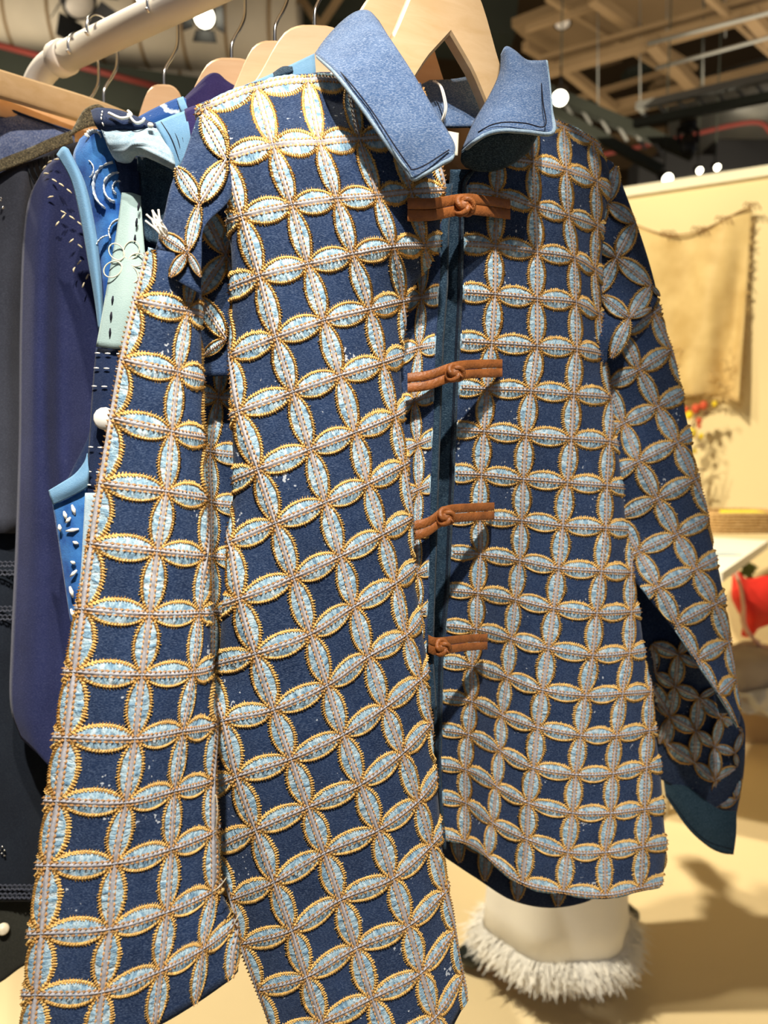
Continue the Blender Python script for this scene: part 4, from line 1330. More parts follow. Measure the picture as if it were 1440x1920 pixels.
vf = sheet('velvet_front', [[(150, 262, .664), (170, 246, .655), (192, 242, .648)], [(138, 300, .662), (178, 290, .650), (214, 296, .648)], [(158, 370, .663), (196, 372, .652), (230, 372, .652)], [(174, 450, .665), (200, 450, .655), (224, 450, .655)], [(184, 530, .668), (198, 530, .66), (210, 530, .66)], [(190, 600, .67), (194, 600, .668), (198, 600, .668)]], M['velvet_plain'], PW)
def swirl(cx, cy, r, a0, a1, w):
    return tube('white_swirl', catmull([Wt(cx + r * math.cos(math.radians(a)), cy + r * 1.1 * math.sin(math.radians(a)), .6475 + .00012 * abs(cx + r * math.cos(math.radians(a)) - 205) ** 1.0) for a in np.linspace(a0, a1, 9)], 4), w * (1 + .25 * rng.normal(0, 1, 33)).clip(.6, 1.5), M['swirl'], vf, 6, .3)


M['swirl'] = dyed('white_brushed_pile', (.30, .42, .58), (.80, .82, .80), 260, .35, .6)
for q in ((222, 352, 11, 110, 300, .0022), (220, 352, 25, 100, 285, .0026), (216, 350, 41, 120, 265, .0030), (226, 436, 22, 150, 280, .0024), (205, 470, 26, 170, 260, .0020), (176, 262, 14, 200, 350, .0022), (160, 318, 16, -60, 60, .0018)):
    swirl(*q)
sheet('front_binding', [[(107, 290, .655), (118, 276, .650), (128, 280, .652)], [(134, 338, .650), (148, 336, .645), (158, 342, .650)], [(152, 410, .650), (166, 412, .645), (176, 416, .650)], [(166, 490, .653), (178, 492, .648), (187, 494, .653)], [(178, 560, .657), (186, 562, .652), (192, 564, .657)], [(186, 620, .66), (189, 620, .658), (193, 620, .66)]], M['trim_blue'], PW)
sheet('navy_patch', [[(212, 292, .648), (236, 292, .646), (260, 296, .650)], [(220, 330, .650), (240, 332, .647), (262, 336, .650)], [(228, 364, .651), (246, 364, .648), (264, 368, .650)]], M['navy'], PW, ripple=.001)
pg = sheet('sage_patch', [[(229, 362, .648), (246, 362, .645), (264, 368, .647)], [(220, 430, .645), (244, 430, .640), (268, 432, .644)], [(206, 510, .643), (238, 512, .637), (274, 514, .642)], [(194, 580, .643), (228, 582, .637), (268, 584, .642)], [(181, 650, .646), (212, 654, .641), (250, 656, .646)]], M['pale_green'], PW)


def ring_pts(cx, cy, rx, ry, z, a0=0, a1=360, n=14, rot=0):
    a = np.radians(np.linspace(a0, a1, n)); c, s = math.cos(math.radians(rot)), math.sin(math.radians(rot))
    return [(cx + rx * math.cos(t) * c - ry * math.sin(t) * s, cy + rx * math.cos(t) * s + ry * math.sin(t) * c, z) for t in a]


ZP = .6385
M['cream_line'] = plain('cream_embroidery', (.68, .66, .50), .8, .2, .05)
for k, (a, l, pw_) in enumerate(((-128, 34, 13), (-62, 36, 14), (-12, 30, 12), (62, 34, 12), (150, 36, 14))):
    c, s = math.cos(math.radians(a)), math.sin(math.radians(a))
    stitch_line('embroidered_flower', ring_pts(234 + c * (8 + l / 2), 492 + s * (8 + l / 2), l / 2, pw_, ZP - .001, 0, 360, 16, a), M['cream_line'], pg, .00042 if k % 2 else .0006, None, 3)
stitch_line('flower_heart', ring_pts(234, 492, 9, 9, ZP - .001), M['cream_line'], pg, .0006, (.0016, .0012), 3)
for x0, y0, x1, y1 in ((261, 380, 252, 460), (255, 555, 250, 640), (212, 555, 205, 645)):
    stitch_line('sashiko_stitch', [(x0, y0, ZP), ((x0 + x1) / 2 - 1, (y0 + y1) / 2, ZP - .001), (x1, y1, ZP + .001)], M['black_thread'], pg, .0011, (.007, .0065))
ns_ = sheet('sashiko_patch', [[(181, 652, .650), (212, 656, .646), (252, 658, .650)], [(174, 730, .650), (200, 732, .645), (236, 735, .650)], [(168, 830, .651), (190, 832, .647), (215, 835, .651)], [(162, 915, .652), (180, 918, .648), (200, 920, .652)]], M['navy'], PW)
for y, x0, x1 in ((662, 178, 240), (690, 176, 232), (724, 172, 226), (838, 166, 206), (884, 163, 196), (909, 163, 190)):
    stitch_line('white_stitch', [(x0, y, .646), ((x0 + x1) / 2, y + 1, .642), (x1, y + 2, .645)], M['white_thread'], ns_, .0008, (.0050, .0050))
tube('shell_button', [Wt(199, 785, .640), Wt(197, 785, .636), Wt(196, 785, .632)], [.009, .0095, .008], M['white_thread'], PW, 14)
sheet('hem_binding', [[(164, 850, .648), (158, 868, .646), (140, 890, .646), (112, 908, .648), (92, 920, .652)], [(166, 880, .644), (162, 892, .642), (146, 906, .642), (120, 922, .645), (95, 932, .65)], [(166, 906, .648), (162, 914, .646), (150, 922, .646), (126, 934, .648), (100, 946, .652)]], M['trim_blue'], PW)
bd = sheet('dotted_patch', [[(99, 944, .656), (130, 930, .652), (164, 912, .650)], [(108, 1000, .658), (134, 1000, .653), (162, 1000, .652)], [(120, 1080, .660), (138, 1085, .655), (156, 1090, .655)], [(134, 1172, .662), (142, 1178, .660), (150, 1180, .660)]], M['velvet_plain'], PW)
for x, y, dx, dy in ((122, 966, 2, 7), (138, 956, 3, 9), (136, 994, 12, -2), (142, 1018, 5, 2), (137, 1055, 4, 2), (128, 975, -4, 5), (138, 1075, 6, -6), (134, 1110, 3, 10), (136, 1150, 3, 8), (112, 990, 1, 6)):
    tube('white_dab', [Wt(x - dx, y - dy, .6505), Wt(x, y, .649), Wt(x + dx, y + dy, .6505)], [.0008, .0018, .0008], M['white_thread'], bd, 6)
sheet('velvet_edge', [[(160, 924, .649), (182, 924, .649)], [(156, 1000, .650), (176, 1000, .65)], [(150, 1090, .652), (168, 1090, .652)], [(136, 1185, .655), (150, 1190, .655)]], M['light_denim'], PW)

# --- indigo garment with cream running stitches
IN = thing('indigo_tunic', 'deep indigo tunic with cream running stitches left of the patchwork jacket', 'tunic', Wt(90, 1430, .75))
sheet('tunic_body', [[(78, 326, .735), (100, 300, .725), (130, 292, .72), (180, 300, .73), (300, 320, .75)],
                     [(56, 372, .735), (90, 360, .722), (130, 356, .728), (190, 380, .735), (300, 400, .75)],
                     [(44, 450, .738), (80, 450, .722), (120, 450, .735), (190, 470, .735), (300, 480, .75)],
                     [(38, 620, .742), (76, 620, .722), (120, 620, .745), (190, 640, .74), (300, 640, .75)],
                     [(36, 820, .746), (76, 820, .725), (120, 820, .750), (190, 820, .735), (300, 820, .75)],
                     [(30, 1020, .750), (80, 1020, .730), (130, 1020, .748), (190, 1020, .735), (300, 1020, .75)],
                     [(22, 1200, .752), (74, 1210, .735), (126, 1220, .748), (190, 1220, .74), (300, 1220, .755)],
                     [(20, 1320, .752), (64, 1350, .738), (120, 1380, .748), (190, 1390, .745), (300, 1400, .755)],
                     [(40, 1384, .752), (70, 1412, .742), (108, 1446, .748), (180, 1460, .748), (300, 1470, .756)]], M['indigo'], IN)
M_ = M['cream_thread']
for pts in ([(80, 318, 0.722), (95, 302, 0.716), (112, 298, 0.712)], [(98, 336, 0.718), (120, 350, 0.716), (145, 372, 0.720)], [(82, 325, 0.720), (100, 326, 0.717)], [(100, 368, 0.717), (88, 372, 0.718), (84, 385, 0.719)],
            [(114, 395, 0.722), (135, 408, 0.724), (158, 426, 0.726)], [(122, 402, 0.722), (110, 416, 0.721), (100, 430, 0.721)], [(138, 448, 0.726), (122, 462, 0.726)], [(146, 458, 0.726), (165, 474, 0.726)], [(152, 488, 0.728), (138, 505, 0.728), (140, 515, 0.728)], [(166, 514, 0.728), (158, 530, 0.728), (152, 545, 0.728)], [(168, 515, 0.728), (182, 524, 0.730)]):
    stitch_line('running_stitch', pts, M_, IN, .0009, (.0055, .0032))

# --- purple blouse shoulder under the hangers
PU = thing('purple_blouse', 'dark purple blouse shoulder on the hanger behind the patchwork yoke', 'blouse', Wt(420, 900, .78))
sheet('blouse_body', [[(340, 190, .735), (362, 168, .738), (388, 142, .74), (408, 138, .742), (428, 154, .745), (470, 178, .75)],
                      [(345, 230, .73), (366, 220, .733), (390, 210, .736), (410, 205, .74), (432, 210, .742), (474, 220, .75)],
                      [(345, 560, .74), (372, 560, .74), (395, 560, .745), (415, 560, .745), (435, 560, .75), (478, 560, .755)],
                      [(345, 900, .75), (372, 900, .75), (395, 900, .755), (415, 900, .755), (435, 900, .76), (478, 900, .76)]], M['purple'], PU)

# --- charcoal pin-tucked blouse with lace, at the left edge
CH = thing('charcoal_blouse', 'charcoal pin-tucked blouse at the left edge beside the indigo tunic', 'blouse', Wt(20, 1000, .84))
sheet('blouse_body', [[(-60, 350, .80), (0, 325, .795), (40, 306, .795), (80, 288, .80), (125, 270, .81), (180, 262, .83)],
                      [(-60, 400, .80), (0, 380, .79), (40, 352, .785), (64, 350, .80), (110, 340, .82), (180, 340, .84)],
                      [(-60, 600, .80), (0, 600, .782), (36, 600, .80), (60, 600, .825), (110, 600, .83), (180, 600, .84)],
                      [(-60, 800, .80), (0, 800, .786), (34, 800, .80), (58, 800, .825), (110, 800, .83), (180, 800, .84)],
                      [(-60, 1000, .80), (0, 1000, .79), (34, 1000, .805), (58, 1000, .825), (110, 1000, .83), (180, 1000, .84)]], M['charcoal'], CH, ripple=.001)
sheet('glitter_neckband', [[(-60, 330, .79), (0, 300, .785), (50, 280, .785), (90, 262, .79), (132, 246, .80)], [(-60, 348, .786), (0, 322, .781), (52, 302, .781), (92, 284, .786), (138, 266, .797)]], M['glitter'], CH)
sheet('glitter_neckband', [[(146, 226, .755), (160, 205, .755), (182, 196, .76), (200, 205, .765)], [(130, 256, .75), (150, 244, .75), (176, 236, .755), (196, 238, .76)]], M['glitter'], CH)
for k in range(6):
    x = 52 + k * 10
    stitch_line('pin_tuck', [(x, 308 - k * 4, .789 + k * .002), (x + 4, 325 - k * 3, .787 + k * .002), (x + 13, 345 - k * 3, .792 + k * .003)], M['blackcloth'], CH, .0009)
for x, y in ((1, 376), (5, 390), (2, 372), (6, 388)):
    tube('silver_bead', [Wt(x, y, .779), Wt(x, y, .777)], .0010, M['chrome'], CH, 8)

# --- black lace-trimmed dress below
BK = thing('black_dress', 'black dress with lace insertion bands at the lower left edge', 'dress', Wt(20, 1800, .86))
sheet('dress_body', [[(-60, 900, .815), (0, 900, .81), (50, 900, .82), (110, 900, .835), (200, 900, .845)],
                     [(-60, 1060, .815), (0, 1060, .808), (50, 1060, .82), (110, 1060, .835), (200, 1060, .845)],
                     [(-60, 1300, .81), (0, 1300, .80), (50, 1300, .815), (110, 1300, .83), (200, 1300, .845)],
                     [(-60, 1500, .81), (0, 1500, .80), (50, 1500, .81), (110, 1500, .83), (200, 1500, .845)],
                     [(-60, 1660, .81), (0, 1660, .80), (50, 1660, .81), (110, 1665, .83), (200, 1665, .845)],
                     [(-60, 1690, .81), (0, 1690, .80), (50, 1690, .81), (110, 1695, .83), (200, 1695, .845)]], M['blackcloth'], BK, ripple=.003)
for y in (1066, 1150, 1672):
    V = []; Q = []; o_ = 0
    for k in range(16):
        x = -40 + k * 9
        for dy in (-8, 8):
            p = catmull([Wt(x, y + dy, .799), Wt(x + 4.5, y + dy - 5, .797), Wt(x + 9, y + dy, .799), Wt(x + 4.5, y + dy + 5, .797)], 3, True)
            v, q = tube_arrays(p, .0009, 5); V.append(v); Q.append(q + o_); o_ += len(v)
    tag(quads_obj('lace_band', np.vstack(V), np.vstack(Q), M['charcoal'], BK), kind='stuff')
for x, y in ((4, 1588), (8, 1594), (3, 1600), (8, 1604), (-1, 1594)):
    tube('silver_bead', [Wt(x, y, .797), Wt(x, y, .794)], .0010, M['chrome'], BK, 8)
M['olive'] = denim('olive_black_cotton', (.014, .014, .010), (.024, .024, .018), (.08, .08, .06), .3)
OL = thing('olive_skirt', 'dark olive skirt with a pale button under the black dress hem', 'skirt', Wt(20, 1850, .87))
sheet('skirt_body', [[(-60, 1680, .822), (0, 1680, .815), (50, 1680, .825), (110, 1690, .84), (200, 1695, .85)], [(-60, 1760, .822), (0, 1760, .815), (50, 1760, .825), (110, 1765, .84), (200, 1770, .85)], [(-60, 1870, .825), (0, 1842, .818), (50, 1808, .828), (110, 1800, .842), (200, 1800, .85)]], M['olive'], OL)
tube('button', [Wt(6, 1742, .812), Wt(6, 1742, .808), Wt(6, 1742, .806)], [.0055, .0062, .005], plain('horn_button', (.55, .47, .33), .4, .4, .2, 200), OL, 16)

# --- slub denim top on the straight bar hanger
DT = thing('slub_denim_top', 'slub blue denim top hanging from the bar hanger at upper left', 'top', Wt(40, 700, .86))
sheet('top_body', [[(-80, 170, .80), (-20, 190, .81), (20, 206, .82), (70, 226, .835), (140, 250, .85)],
                   [(-80, 260, .80), (-20, 260, .81), (20, 262, .815), (70, 270, .83), (140, 280, .85)],
                   [(-80, 420, .81), (-20, 420, .82), (20, 420, .83), (70, 420, .84), (140, 420, .855)],
                   [(-80, 700, .82), (-20, 700, .83), (20, 700, .84), (70, 700, .85), (140, 700, .86)]], M['slub'], DT)
stitch_line('neck_binding', [(-40, 184, .803), (0, 199, .812), (70, 225, .832), (142, 249, .847)], M['navy'], DT, .0014)

# ------------------------------------------------------------------ on and by the booth wall
def wsheet(name, rows, mat, parent=None, n=6, thick=.002):
    P = np.array([[on_wall(x, y, o_) for x, y, o_ in r] for r in rows])
    nr, nc, _ = P.shape
    R1 = np.stack([catmull(P[:, c], n) for c in range(nc)], 1)
    R2 = np.stack([catmull(R1[r], n) for r in range(R1.shape[0])], 0)
    h, w = R2.shape[:2]; yy, xx = np.mgrid[0:h, 0:w]
    o = quads_obj(name, R2.reshape(-1, 3), grid_q(h, w), mat, parent, np.stack([xx / (w - 1), yy / (h - 1)], -1))
    solid(o, thick, 0)
    return o


M['gold_silk'] = dyed('golden_silk', (.58, .40, .15), (.74, .55, .24), 9, .35, .65, .5, .15)
M['brown_thread'] = plain('brown_embroidery', (.34, .20, .08), .7, .2, .1)
SH = thing('wall_shawl', 'golden silk shawl pinned by its corners to the cream wall', 'shawl', tuple(on_wall(1320, 760)))
xs_ = [1150, 1205, 1250, 1290, 1330, 1362, 1390, 1411]
top = [400, 432, 446, 446, 434, 418, 404, 393]
botx = [1165, 1220, 1262, 1300, 1332, 1356, 1374, 1388]
bot = [738, 742, 744, 745, 745, 748, 752, 757]
rows = []
for k, t in enumerate(np.linspace(0, 1, 7)):
    r = []
    for i in range(8):
        x = xs_[i] * (1 - t) + botx[i] * t; y = top[i] * (1 - t) + bot[i] * t
        fold = .06 + .048 * math.sin(i * 1.55 + t * 3.4) * (0.25 + t * .75) + .02 * t
        r.append((x, y, max(.012, fold)))
    rows.append(r)
sw = wsheet('shawl_cloth', rows, M['gold_silk'], SH)
for (x, y) in ((1255, 447), (1312, 440), (1356, 421), (1408, 396)):
    for k in range(3):
        P = [on_wall(x - 12 + k * 9, y, .075), on_wall(x - 8 + k * 9, y - 7, .08), on_wall(x - 2 + k * 9, y - 2, .08), on_wall(x + 2 + k * 9, y + 6, .078)]
        tube('embroidered_loop', catmull(P, 5), .003, M['brown_thread'], SH, 6)
tube('shawl_edge', catmull([on_wall(x, y, .072) for x, y in zip(xs_, top)], 4), .004, M['brown_thread'], SH, 6)
V = []; Q = []; o_ = 0
for k in range(70):
    t = rng.uniform(0, 1); x = 1230 + 158 * t; y = np.interp(x, botx, bot)
    a = on_wall(x, y - 2, .06); b = on_wall(x + rng.normal(0, 5), y + rng.uniform(3, 12), .06)
    v, q = tube_arrays(np.array([a, (a + b) / 2, b]), .0022, 4); V.append(v); Q.append(q + o_); o_ += len(v)
for k in range(60):
    t = rng.uniform(0, 1); x = 1411 - 23 * t; y = 395 + 360 * t
    a = on_wall(x, y, .05); b = on_wall(x + rng.uniform(2, 9), y + rng.normal(0, 5), .05)
    v, q = tube_arrays(np.array([a, (a + b) / 2, b]), .0022, 4); V.append(v); Q.append(q + o_); o_ += len(v)
tag(quads_obj('fringe', np.vstack(V), np.vstack(Q), M['gold_silk'], SH), kind='stuff')
# faint floral embroidery low on the shawl
V = []; Q = []; o_ = 0
for k in range(60):
    x = rng.uniform(1240, 1385); y = rng.uniform(650, 742); R_ = rng.uniform(4, 11); a0 = rng.uniform(0, 6)
    P = [on_wall(x + R_ * math.cos(a0 + s), y + R_ * math.sin(a0 + s), .092) for s in np.linspace(0, 3.4, 5)]
    v, q = tube_arrays(catmull(P, 3), .0022, 4); V.append(v); Q.append(q + o_); o_ += len(v)
tag(quads_obj('floral_embroidery', np.vstack(V), np.vstack(Q), plain('ochre_embroidery', (.60, .42, .17), .7, .2, .1), SH), kind='stuff')

# twig with coloured beads, standing on the table
tblz = .98
tw = thing('beaded_twig', 'thin twig hung with red and yellow tassels below the golden shawl', 'decoration', tuple(hit(1300, 985, (0, 0, tblz), (0, 0, 1))))
M['red'] = plain('red_cotton', (.70, .03, .02), .7, .3, .1, 10)
M['coral'] = plain('coral_red', (.62, .10, .04), .7, .3, .1, 10)
M['yellow'] = plain('yellow_bead', (.85, .62, .02), .5, .3, .1, 10)
M['twig'] = plain('brown_twig', (.20, .11, .05), .8, .2, .2, 30)
for pts in ([(1296, 990), (1294, 900), (1300, 820), (1320, 770), (1344, 758)], [(1296, 860), (1308, 840), (1326, 835)], [(1298, 830), (1310, 800), (1320, 790)], [(1294, 900), (1312, 880), (1330, 880)]):
    tube('twig', catmull([on_wall(x, y, .16) for x, y in pts], 5), .004, M['twig'], tw, 6)
for x, y, m_, r_ in ((1294, 770, 'coral', .014), (1312, 768, 'coral', .02), (1326, 762, 'coral', .018), (1346, 760, 'yellow', .012), (1300, 780, 'yellow', .018), (1318, 790, 'coral', .014), (1318, 800, 'coral', .010), (1305, 812, 'yellow', .022), (1322, 818, 'yellow', .012), (1330, 776, 'twig', .012), (1310, 845, 'yellow', .010)):
    c = on_wall(x, y, .16)
    tube('tassel', [c + (0, 0, r_), c + (0, 0, r_ * .4), c - (0, 0, r_ * .5), c - (0, 0, r_ * 1.2)], [r_ * .4, r_, r_ * .95, r_ * .5], M[m_], tw, 9)
for k in range(16):
    a = math.radians(-20 + k * 9 + rng.normal(0, 4)); L = rng.uniform(70, 130)
    x0, y0 = 1290, 905
    P = [on_wall(x0, y0, .22), on_wall(x0 + L * .5 * math.cos(a) * .5, y0 - L * .5 * math.sin(a), .24), on_wall(x0 + L * math.cos(a) * .62, y0 - L * math.sin(a) * .9, .22)]
    if to_px(P[2])[0] < 1300 + 0 * k or True:
        V_, Q_ = tube_arrays(catmull(P, 4), np.interp(np.linspace(0, 1, 9), [0, .4, 1], [.004, .009, .001]), 5, .3)
        if P[2][0] < on_wall(1322, 900, .22)[0]:
            quads_obj('grass_blade', V_, Q_, plain('dried_grass_%d' % k, (.42, .36, .14), .8, .2, .1), tw)

# table with a basket
M['table'] = plain('white_table_top', (.86, .82, .70), .5, .3, .03, 3)
e0 = hit(1362, 1068, (0, 0, tblz), (0, 0, 1)); e1 = hit(1440, 1014, (0, 0, tblz), (0, 0, 1))
ed = (e1 - e0) / np.linalg.norm(e1 - e0)
wdir = -np.cross(ed, (0, 0, 1))
if wdir[0] > 0: wdir = -wdir
q0 = e0 - ed * .06; q1 = e1 + ed * .02
wdir = -wd
TB = thing('display_table', 'white display table with one bright edge behind the right sleeve', 'table', (q0[0], q0[1], 0))
c4 = [q0, q1, q1 + wdir * .55, q0 + wdir * .55]
v = [(p[0], p[1], tblz - .03) for p in c4] + [(p[0], p[1], tblz) for p in c4]
py_obj('table_top', v, [(3, 2, 1, 0), (4, 5, 6, 7), (0, 1, 5, 4), (1, 2, 6, 5), (2, 3, 7, 6), (3, 0, 4, 7)], M['table'], TB)
tc = np.mean(c4, 0)
for k in (-.02, .22):
    q = tc - wd * k
    tube('leg', [(q[0], q[1], 0), (q[0], q[1], tblz - .03)], .022, M['table'], TB, 10)
    tube('leg_foot', [(q[0] + wn[0] * .2, q[1] + wn[1] * .2, .012), (q[0] - wn[0] * .2, q[1] - wn[1] * .2, .012)], .012, M['table'], TB, 8)

M['wicker'] = dyed('woven_wicker', (.46, .27, .09), (.70, .46, .20), 120, .4, .6, .8, .6)
bc = hit(1392, 1000, (0, 0, tblz), (0, 0, 1))
BA = thing('wicker_basket', 'shallow wicker tray on the white table behind the right sleeve', 'basket', tuple(bc))


def basket_ring(z, k):
    pts = []
    for a in np.linspace(0, 2 * np.pi, 28, endpoint=False):
        c, s = math.cos(a), math.sin(a)
        e = .55
        pts.append(bc + RT * (math.copysign(abs(c) ** e, c) * .165 * k) + np.array((0, 1, 0)) * (math.copysign(abs(s) ** e, s) * .11 * k + .09) + np.array((0, 0, z)))
    return np.array(pts)


for k in range(7):
    P = basket_ring(.008 + k * .0125, 1 + k * .018)
    P = np.vstack([P, P[:2]])
    tube('wicker_strand', P, .0078, M['wicker'], BA, 7)
P = basket_ring(.006, .97)
py_obj('basket_base', list(P), [tuple(range(28))], M['wicker'], BA)
for sx in (-1, 1):
    P = [bc + RT * sx * .185 + np.array((0, .05, .08)), bc + RT * sx * .19 + np.array((0, .06, .13)), bc + RT * sx * .19 + np.array((0, .12, .13)), bc + RT * sx * .185 + np.array((0, .13, .08))]
    tube('handle', catmull(P, 6), .010, M['wicker'], BA, 8)
bk = bc + np.array((0, .09, 0))
m_w = plain('white_paper', (.85, .82, .76), .6, .3, .03); m_y = plain('bright_yellow_paper', (.88, .78, .02), .5, .3, .03)
o = box('price_card', (bk[0] - .15, bk[1] - .07, bk[2] + .066), (bk[0] + .14, bk[1] + .06, bk[2] + .074), m_w); tag(o, 'white card lying in the wicker tray', 'card')
o = box('yellow_booklet', (bk[0] - .035, bk[1] - .075, bk[2] + .0745), (bk[0] + .115, bk[1] + .055, bk[2] + .086), m_y); tag(o, 'bright yellow booklet lying on the card in the wicker tray', 'booklet')
o = box('dark_booklet', (bk[0] - .14, bk[1] - .08, bk[2] + .052), (bk[0] + .15, bk[1] + .03, bk[2] + .0655), M['black']); tag(o, 'dark booklet under the white card in the wicker tray', 'booklet')
pp = hit(1358, 1040, (0, 0, tblz), (0, 0, 1))
o = py_obj('paper_slip', [pp + (-.05, -.03, .001), pp + (.05, -.02, .001), pp + (.05, .05, .004), pp + (-.05, .04, .001), pp + (-.05, -.03, .003), pp + (.05, -.02, .003), pp + (.05, .05, .006), pp + (-.05, .04, .003)], [(3, 2, 1, 0), (4, 5, 6, 7), (0, 1, 5, 4), (1, 2, 6, 5), (2, 3, 7, 6), (3, 0, 4, 7)], plain('blue_grey_paper', (.50, .58, .58), .6, .3, .2, 30)); tag(o, 'blue grey paper slip on the white table top', 'paper')

# things stored under and beside the table
def fpt(px, py, h):
    return hit(px, py, (0, 0, h), (0, 0, 1))


M['kraft'] = plain('kraft_cardboard', (.52, .36, .18), .8, .2, .06, 6)
kb = fpt(1400, 1240, .30)
while min((np.array(c_) - WP) @ wn for c_ in ((kb[0] - .12, kb[1] + .16, 0), (kb[0] + .2, kb[1] + .16, 0))) < .03:
    kb = kb - (kb - CAM) * .01
    kb[2] = .30
o = thing('cardboard_box', 'kraft cardboard box standing under the white table', 'box', (kb[0], kb[1], 0))
box('box_body', (kb[0] - .12, kb[1], 0), (kb[0] + .20, kb[1] + .16, .42), M['kraft'], o, .004)
py_obj('flap', [(kb[0] - .12, kb[1], .42), (kb[0] + .20, kb[1], .42), (kb[0] + .21, kb[1] - .10, .36), (kb[0] - .12, kb[1] - .10, .36)], [(0, 1, 2, 3)], M['kraft'], o)
kz = float((np.array((kb[0], kb[1], .5)) - CAM) @ FW) - .12
RB_ = thing('red_bag', 'bright red fabric bag with pale cord handles below the table', 'bag', tuple(W(1410, 1200, kz)))
sheet('bag_cloth', [[(1374, 1078, kz), (1384, 1072, kz - .04), (1400, 1085, kz - .03), (1430, 1080, kz), (1470, 1070, kz)],
                    [(1372, 1118, kz - .02), (1386, 1112, kz - .08), (1408, 1122, kz - .08), (1436, 1118, kz - .05), (1475, 1115, kz)],
                    [(1378, 1135, kz), (1390, 1140, kz - .06), (1412, 1150, kz - .09), (1440, 1152, kz - .05), (1475, 1150, kz)],
                    [(1392, 1165, kz + .02), (1400, 1168, kz - .02), (1414, 1172, kz - .04), (1440, 1160, kz), (1475, 1160, kz + .03)],
                    [(1390, 1192, kz + .03), (1400, 1195, kz), (1412, 1192, kz), (1420, 1180, kz + .02), (1430, 1175, kz + .03)]], M['red'], RB_, thick=.004)
tube('cord_handle', catmull([Wt(1374, 1062, kz - .12), Wt(1388, 1100, kz - .14), Wt(1394, 1140, kz - .15), Wt(1396, 1170, kz - .15), Wt(1410, 1195, kz - .15), Wt(1436, 1215, kz - .14), Wt(1470, 1200, kz - .12)], 6), .008, plain('pink_cord', (.75, .45, .34), .7, .3, .05), RB_, 8)
tube('cord_handle', catmull([Wt(1396, 1135, kz - .12), Wt(1390, 1160, kz - .13), Wt(1402, 1188, kz - .14), Wt(1425, 1205, kz - .14)], 6), .006, plain('pale_cord', (.75, .52, .40), .7, .3, .05), RB_, 8)
PLT = thing('plant_pot', 'green leafy plant in a clear pot under the table edge', 'plant', tuple(W(1400, 1090, kz)))
M['leaf'] = plain('green_leaf', (.16, .25, .05), .6, .3, .3, 20)
for k in range(16):
    a = rng.uniform(0, 6.28); c = np.array(Wt(1400 + rng.normal(0, 8), 1070 + rng.normal(0, 8), kz + .05)); d = np.array((math.cos(a), -.3, math.sin(a))) * rng.uniform(.02, .04)
    s = np.cross(d, (0, 1, 0)) * .4
    solid(py_obj('leaf', [c - d, c + s, c + d, c - s], [(0, 1, 2, 3)], M['leaf'], PLT), .002)
tube('pot', [Wt(1400, 1085, kz + .06), Wt(1400, 1110, kz + .06), Wt(1400, 1128, kz + .06)], [.055, .05, .04], plain('grey_pot', (.45, .42, .38), .3, .5, .1), PLT, 14)
gz = kz - .25
GB = thing('plastic_wrapped_parcel', 'grey parcel wrapped in clear plastic on the floor below the red bag', 'parcel', tuple(W(1420, 1340, gz)))
sheet('grey_cloth', [[(1362, 1218, gz + .1), (1400, 1205, gz + .15), (1440, 1214, gz + .15), (1490, 1210, gz + .15)],
                     [(1366, 1250, gz), (1400, 1245, gz - .02), (1440, 1240, gz - .01), (1490, 1240, gz)],
                     [(1370, 1300, gz - .03), (1400, 1296, gz - .05), (1440, 1290, gz - .04), (1490, 1290, gz - .02)],
                     [(1385, 1325, gz - .02), (1404, 1335, gz - .04), (1440, 1344, gz - .03), (1490, 1340, gz - .02)]], plain('grey_wool', (.36, .31, .26), .8, .2, .12, 12, .3), GB, thick=.02)
m_pl, nt, b = mat_new('clear_plastic', .12, .6); b.inputs['Transmission Weight'].default_value = .55; b.inputs['Base Color'].default_value = (.85, .85, .83, 1)
sheet('plastic_film', [[(1368, 1296, gz - .06), (1395, 1300, gz - .09), (1420, 1294, gz - .07), (1450, 1290, gz - .08), (1490, 1290, gz - .07)],
                       [(1376, 1318, gz - .07), (1398, 1312, gz - .05), (1422, 1322, gz - .10), (1450, 1314, gz - .06), (1490, 1318, gz - .08)],
                       [(1386, 1332, gz - .06), (1404, 1340, gz - .09), (1428, 1336, gz - .06), (1452, 1350, gz - .08), (1490, 1345, gz - .07)]], m_pl, GB, thick=.001)

# ------------------------------------------------------------------ the person in the long white skirt
hemz = .075
pc = hit(1042, 1768, (0, 0, hemz), (0, 0, 1))
pz = float((pc - CAM) @ FW)
PR = 138 * pz / F
PE = thing('person', 'person in a long white skirt with frayed hem and black shoes behind the jacket', 'person', (pc[0], pc[1], 0))
M['white_cotton'] = plain('off_white_cotton', (.92, .89, .81), .9, .15, .04, 8, .2, bscale=200)
M['fray'] = plain('white_fray', (.94, .91, .84), .9, .15, .04, 60)
M['skin'] = plain('skin', (.55, .33, .22), .55, .4, .05, 20)
M['hair'] = plain('dark_hair', (.015, .010, .008), .5, .4, .2, 60)
M['shoe'] = plain('black_shoe', (.008, .012, .010), .45, .4, .1, 20)
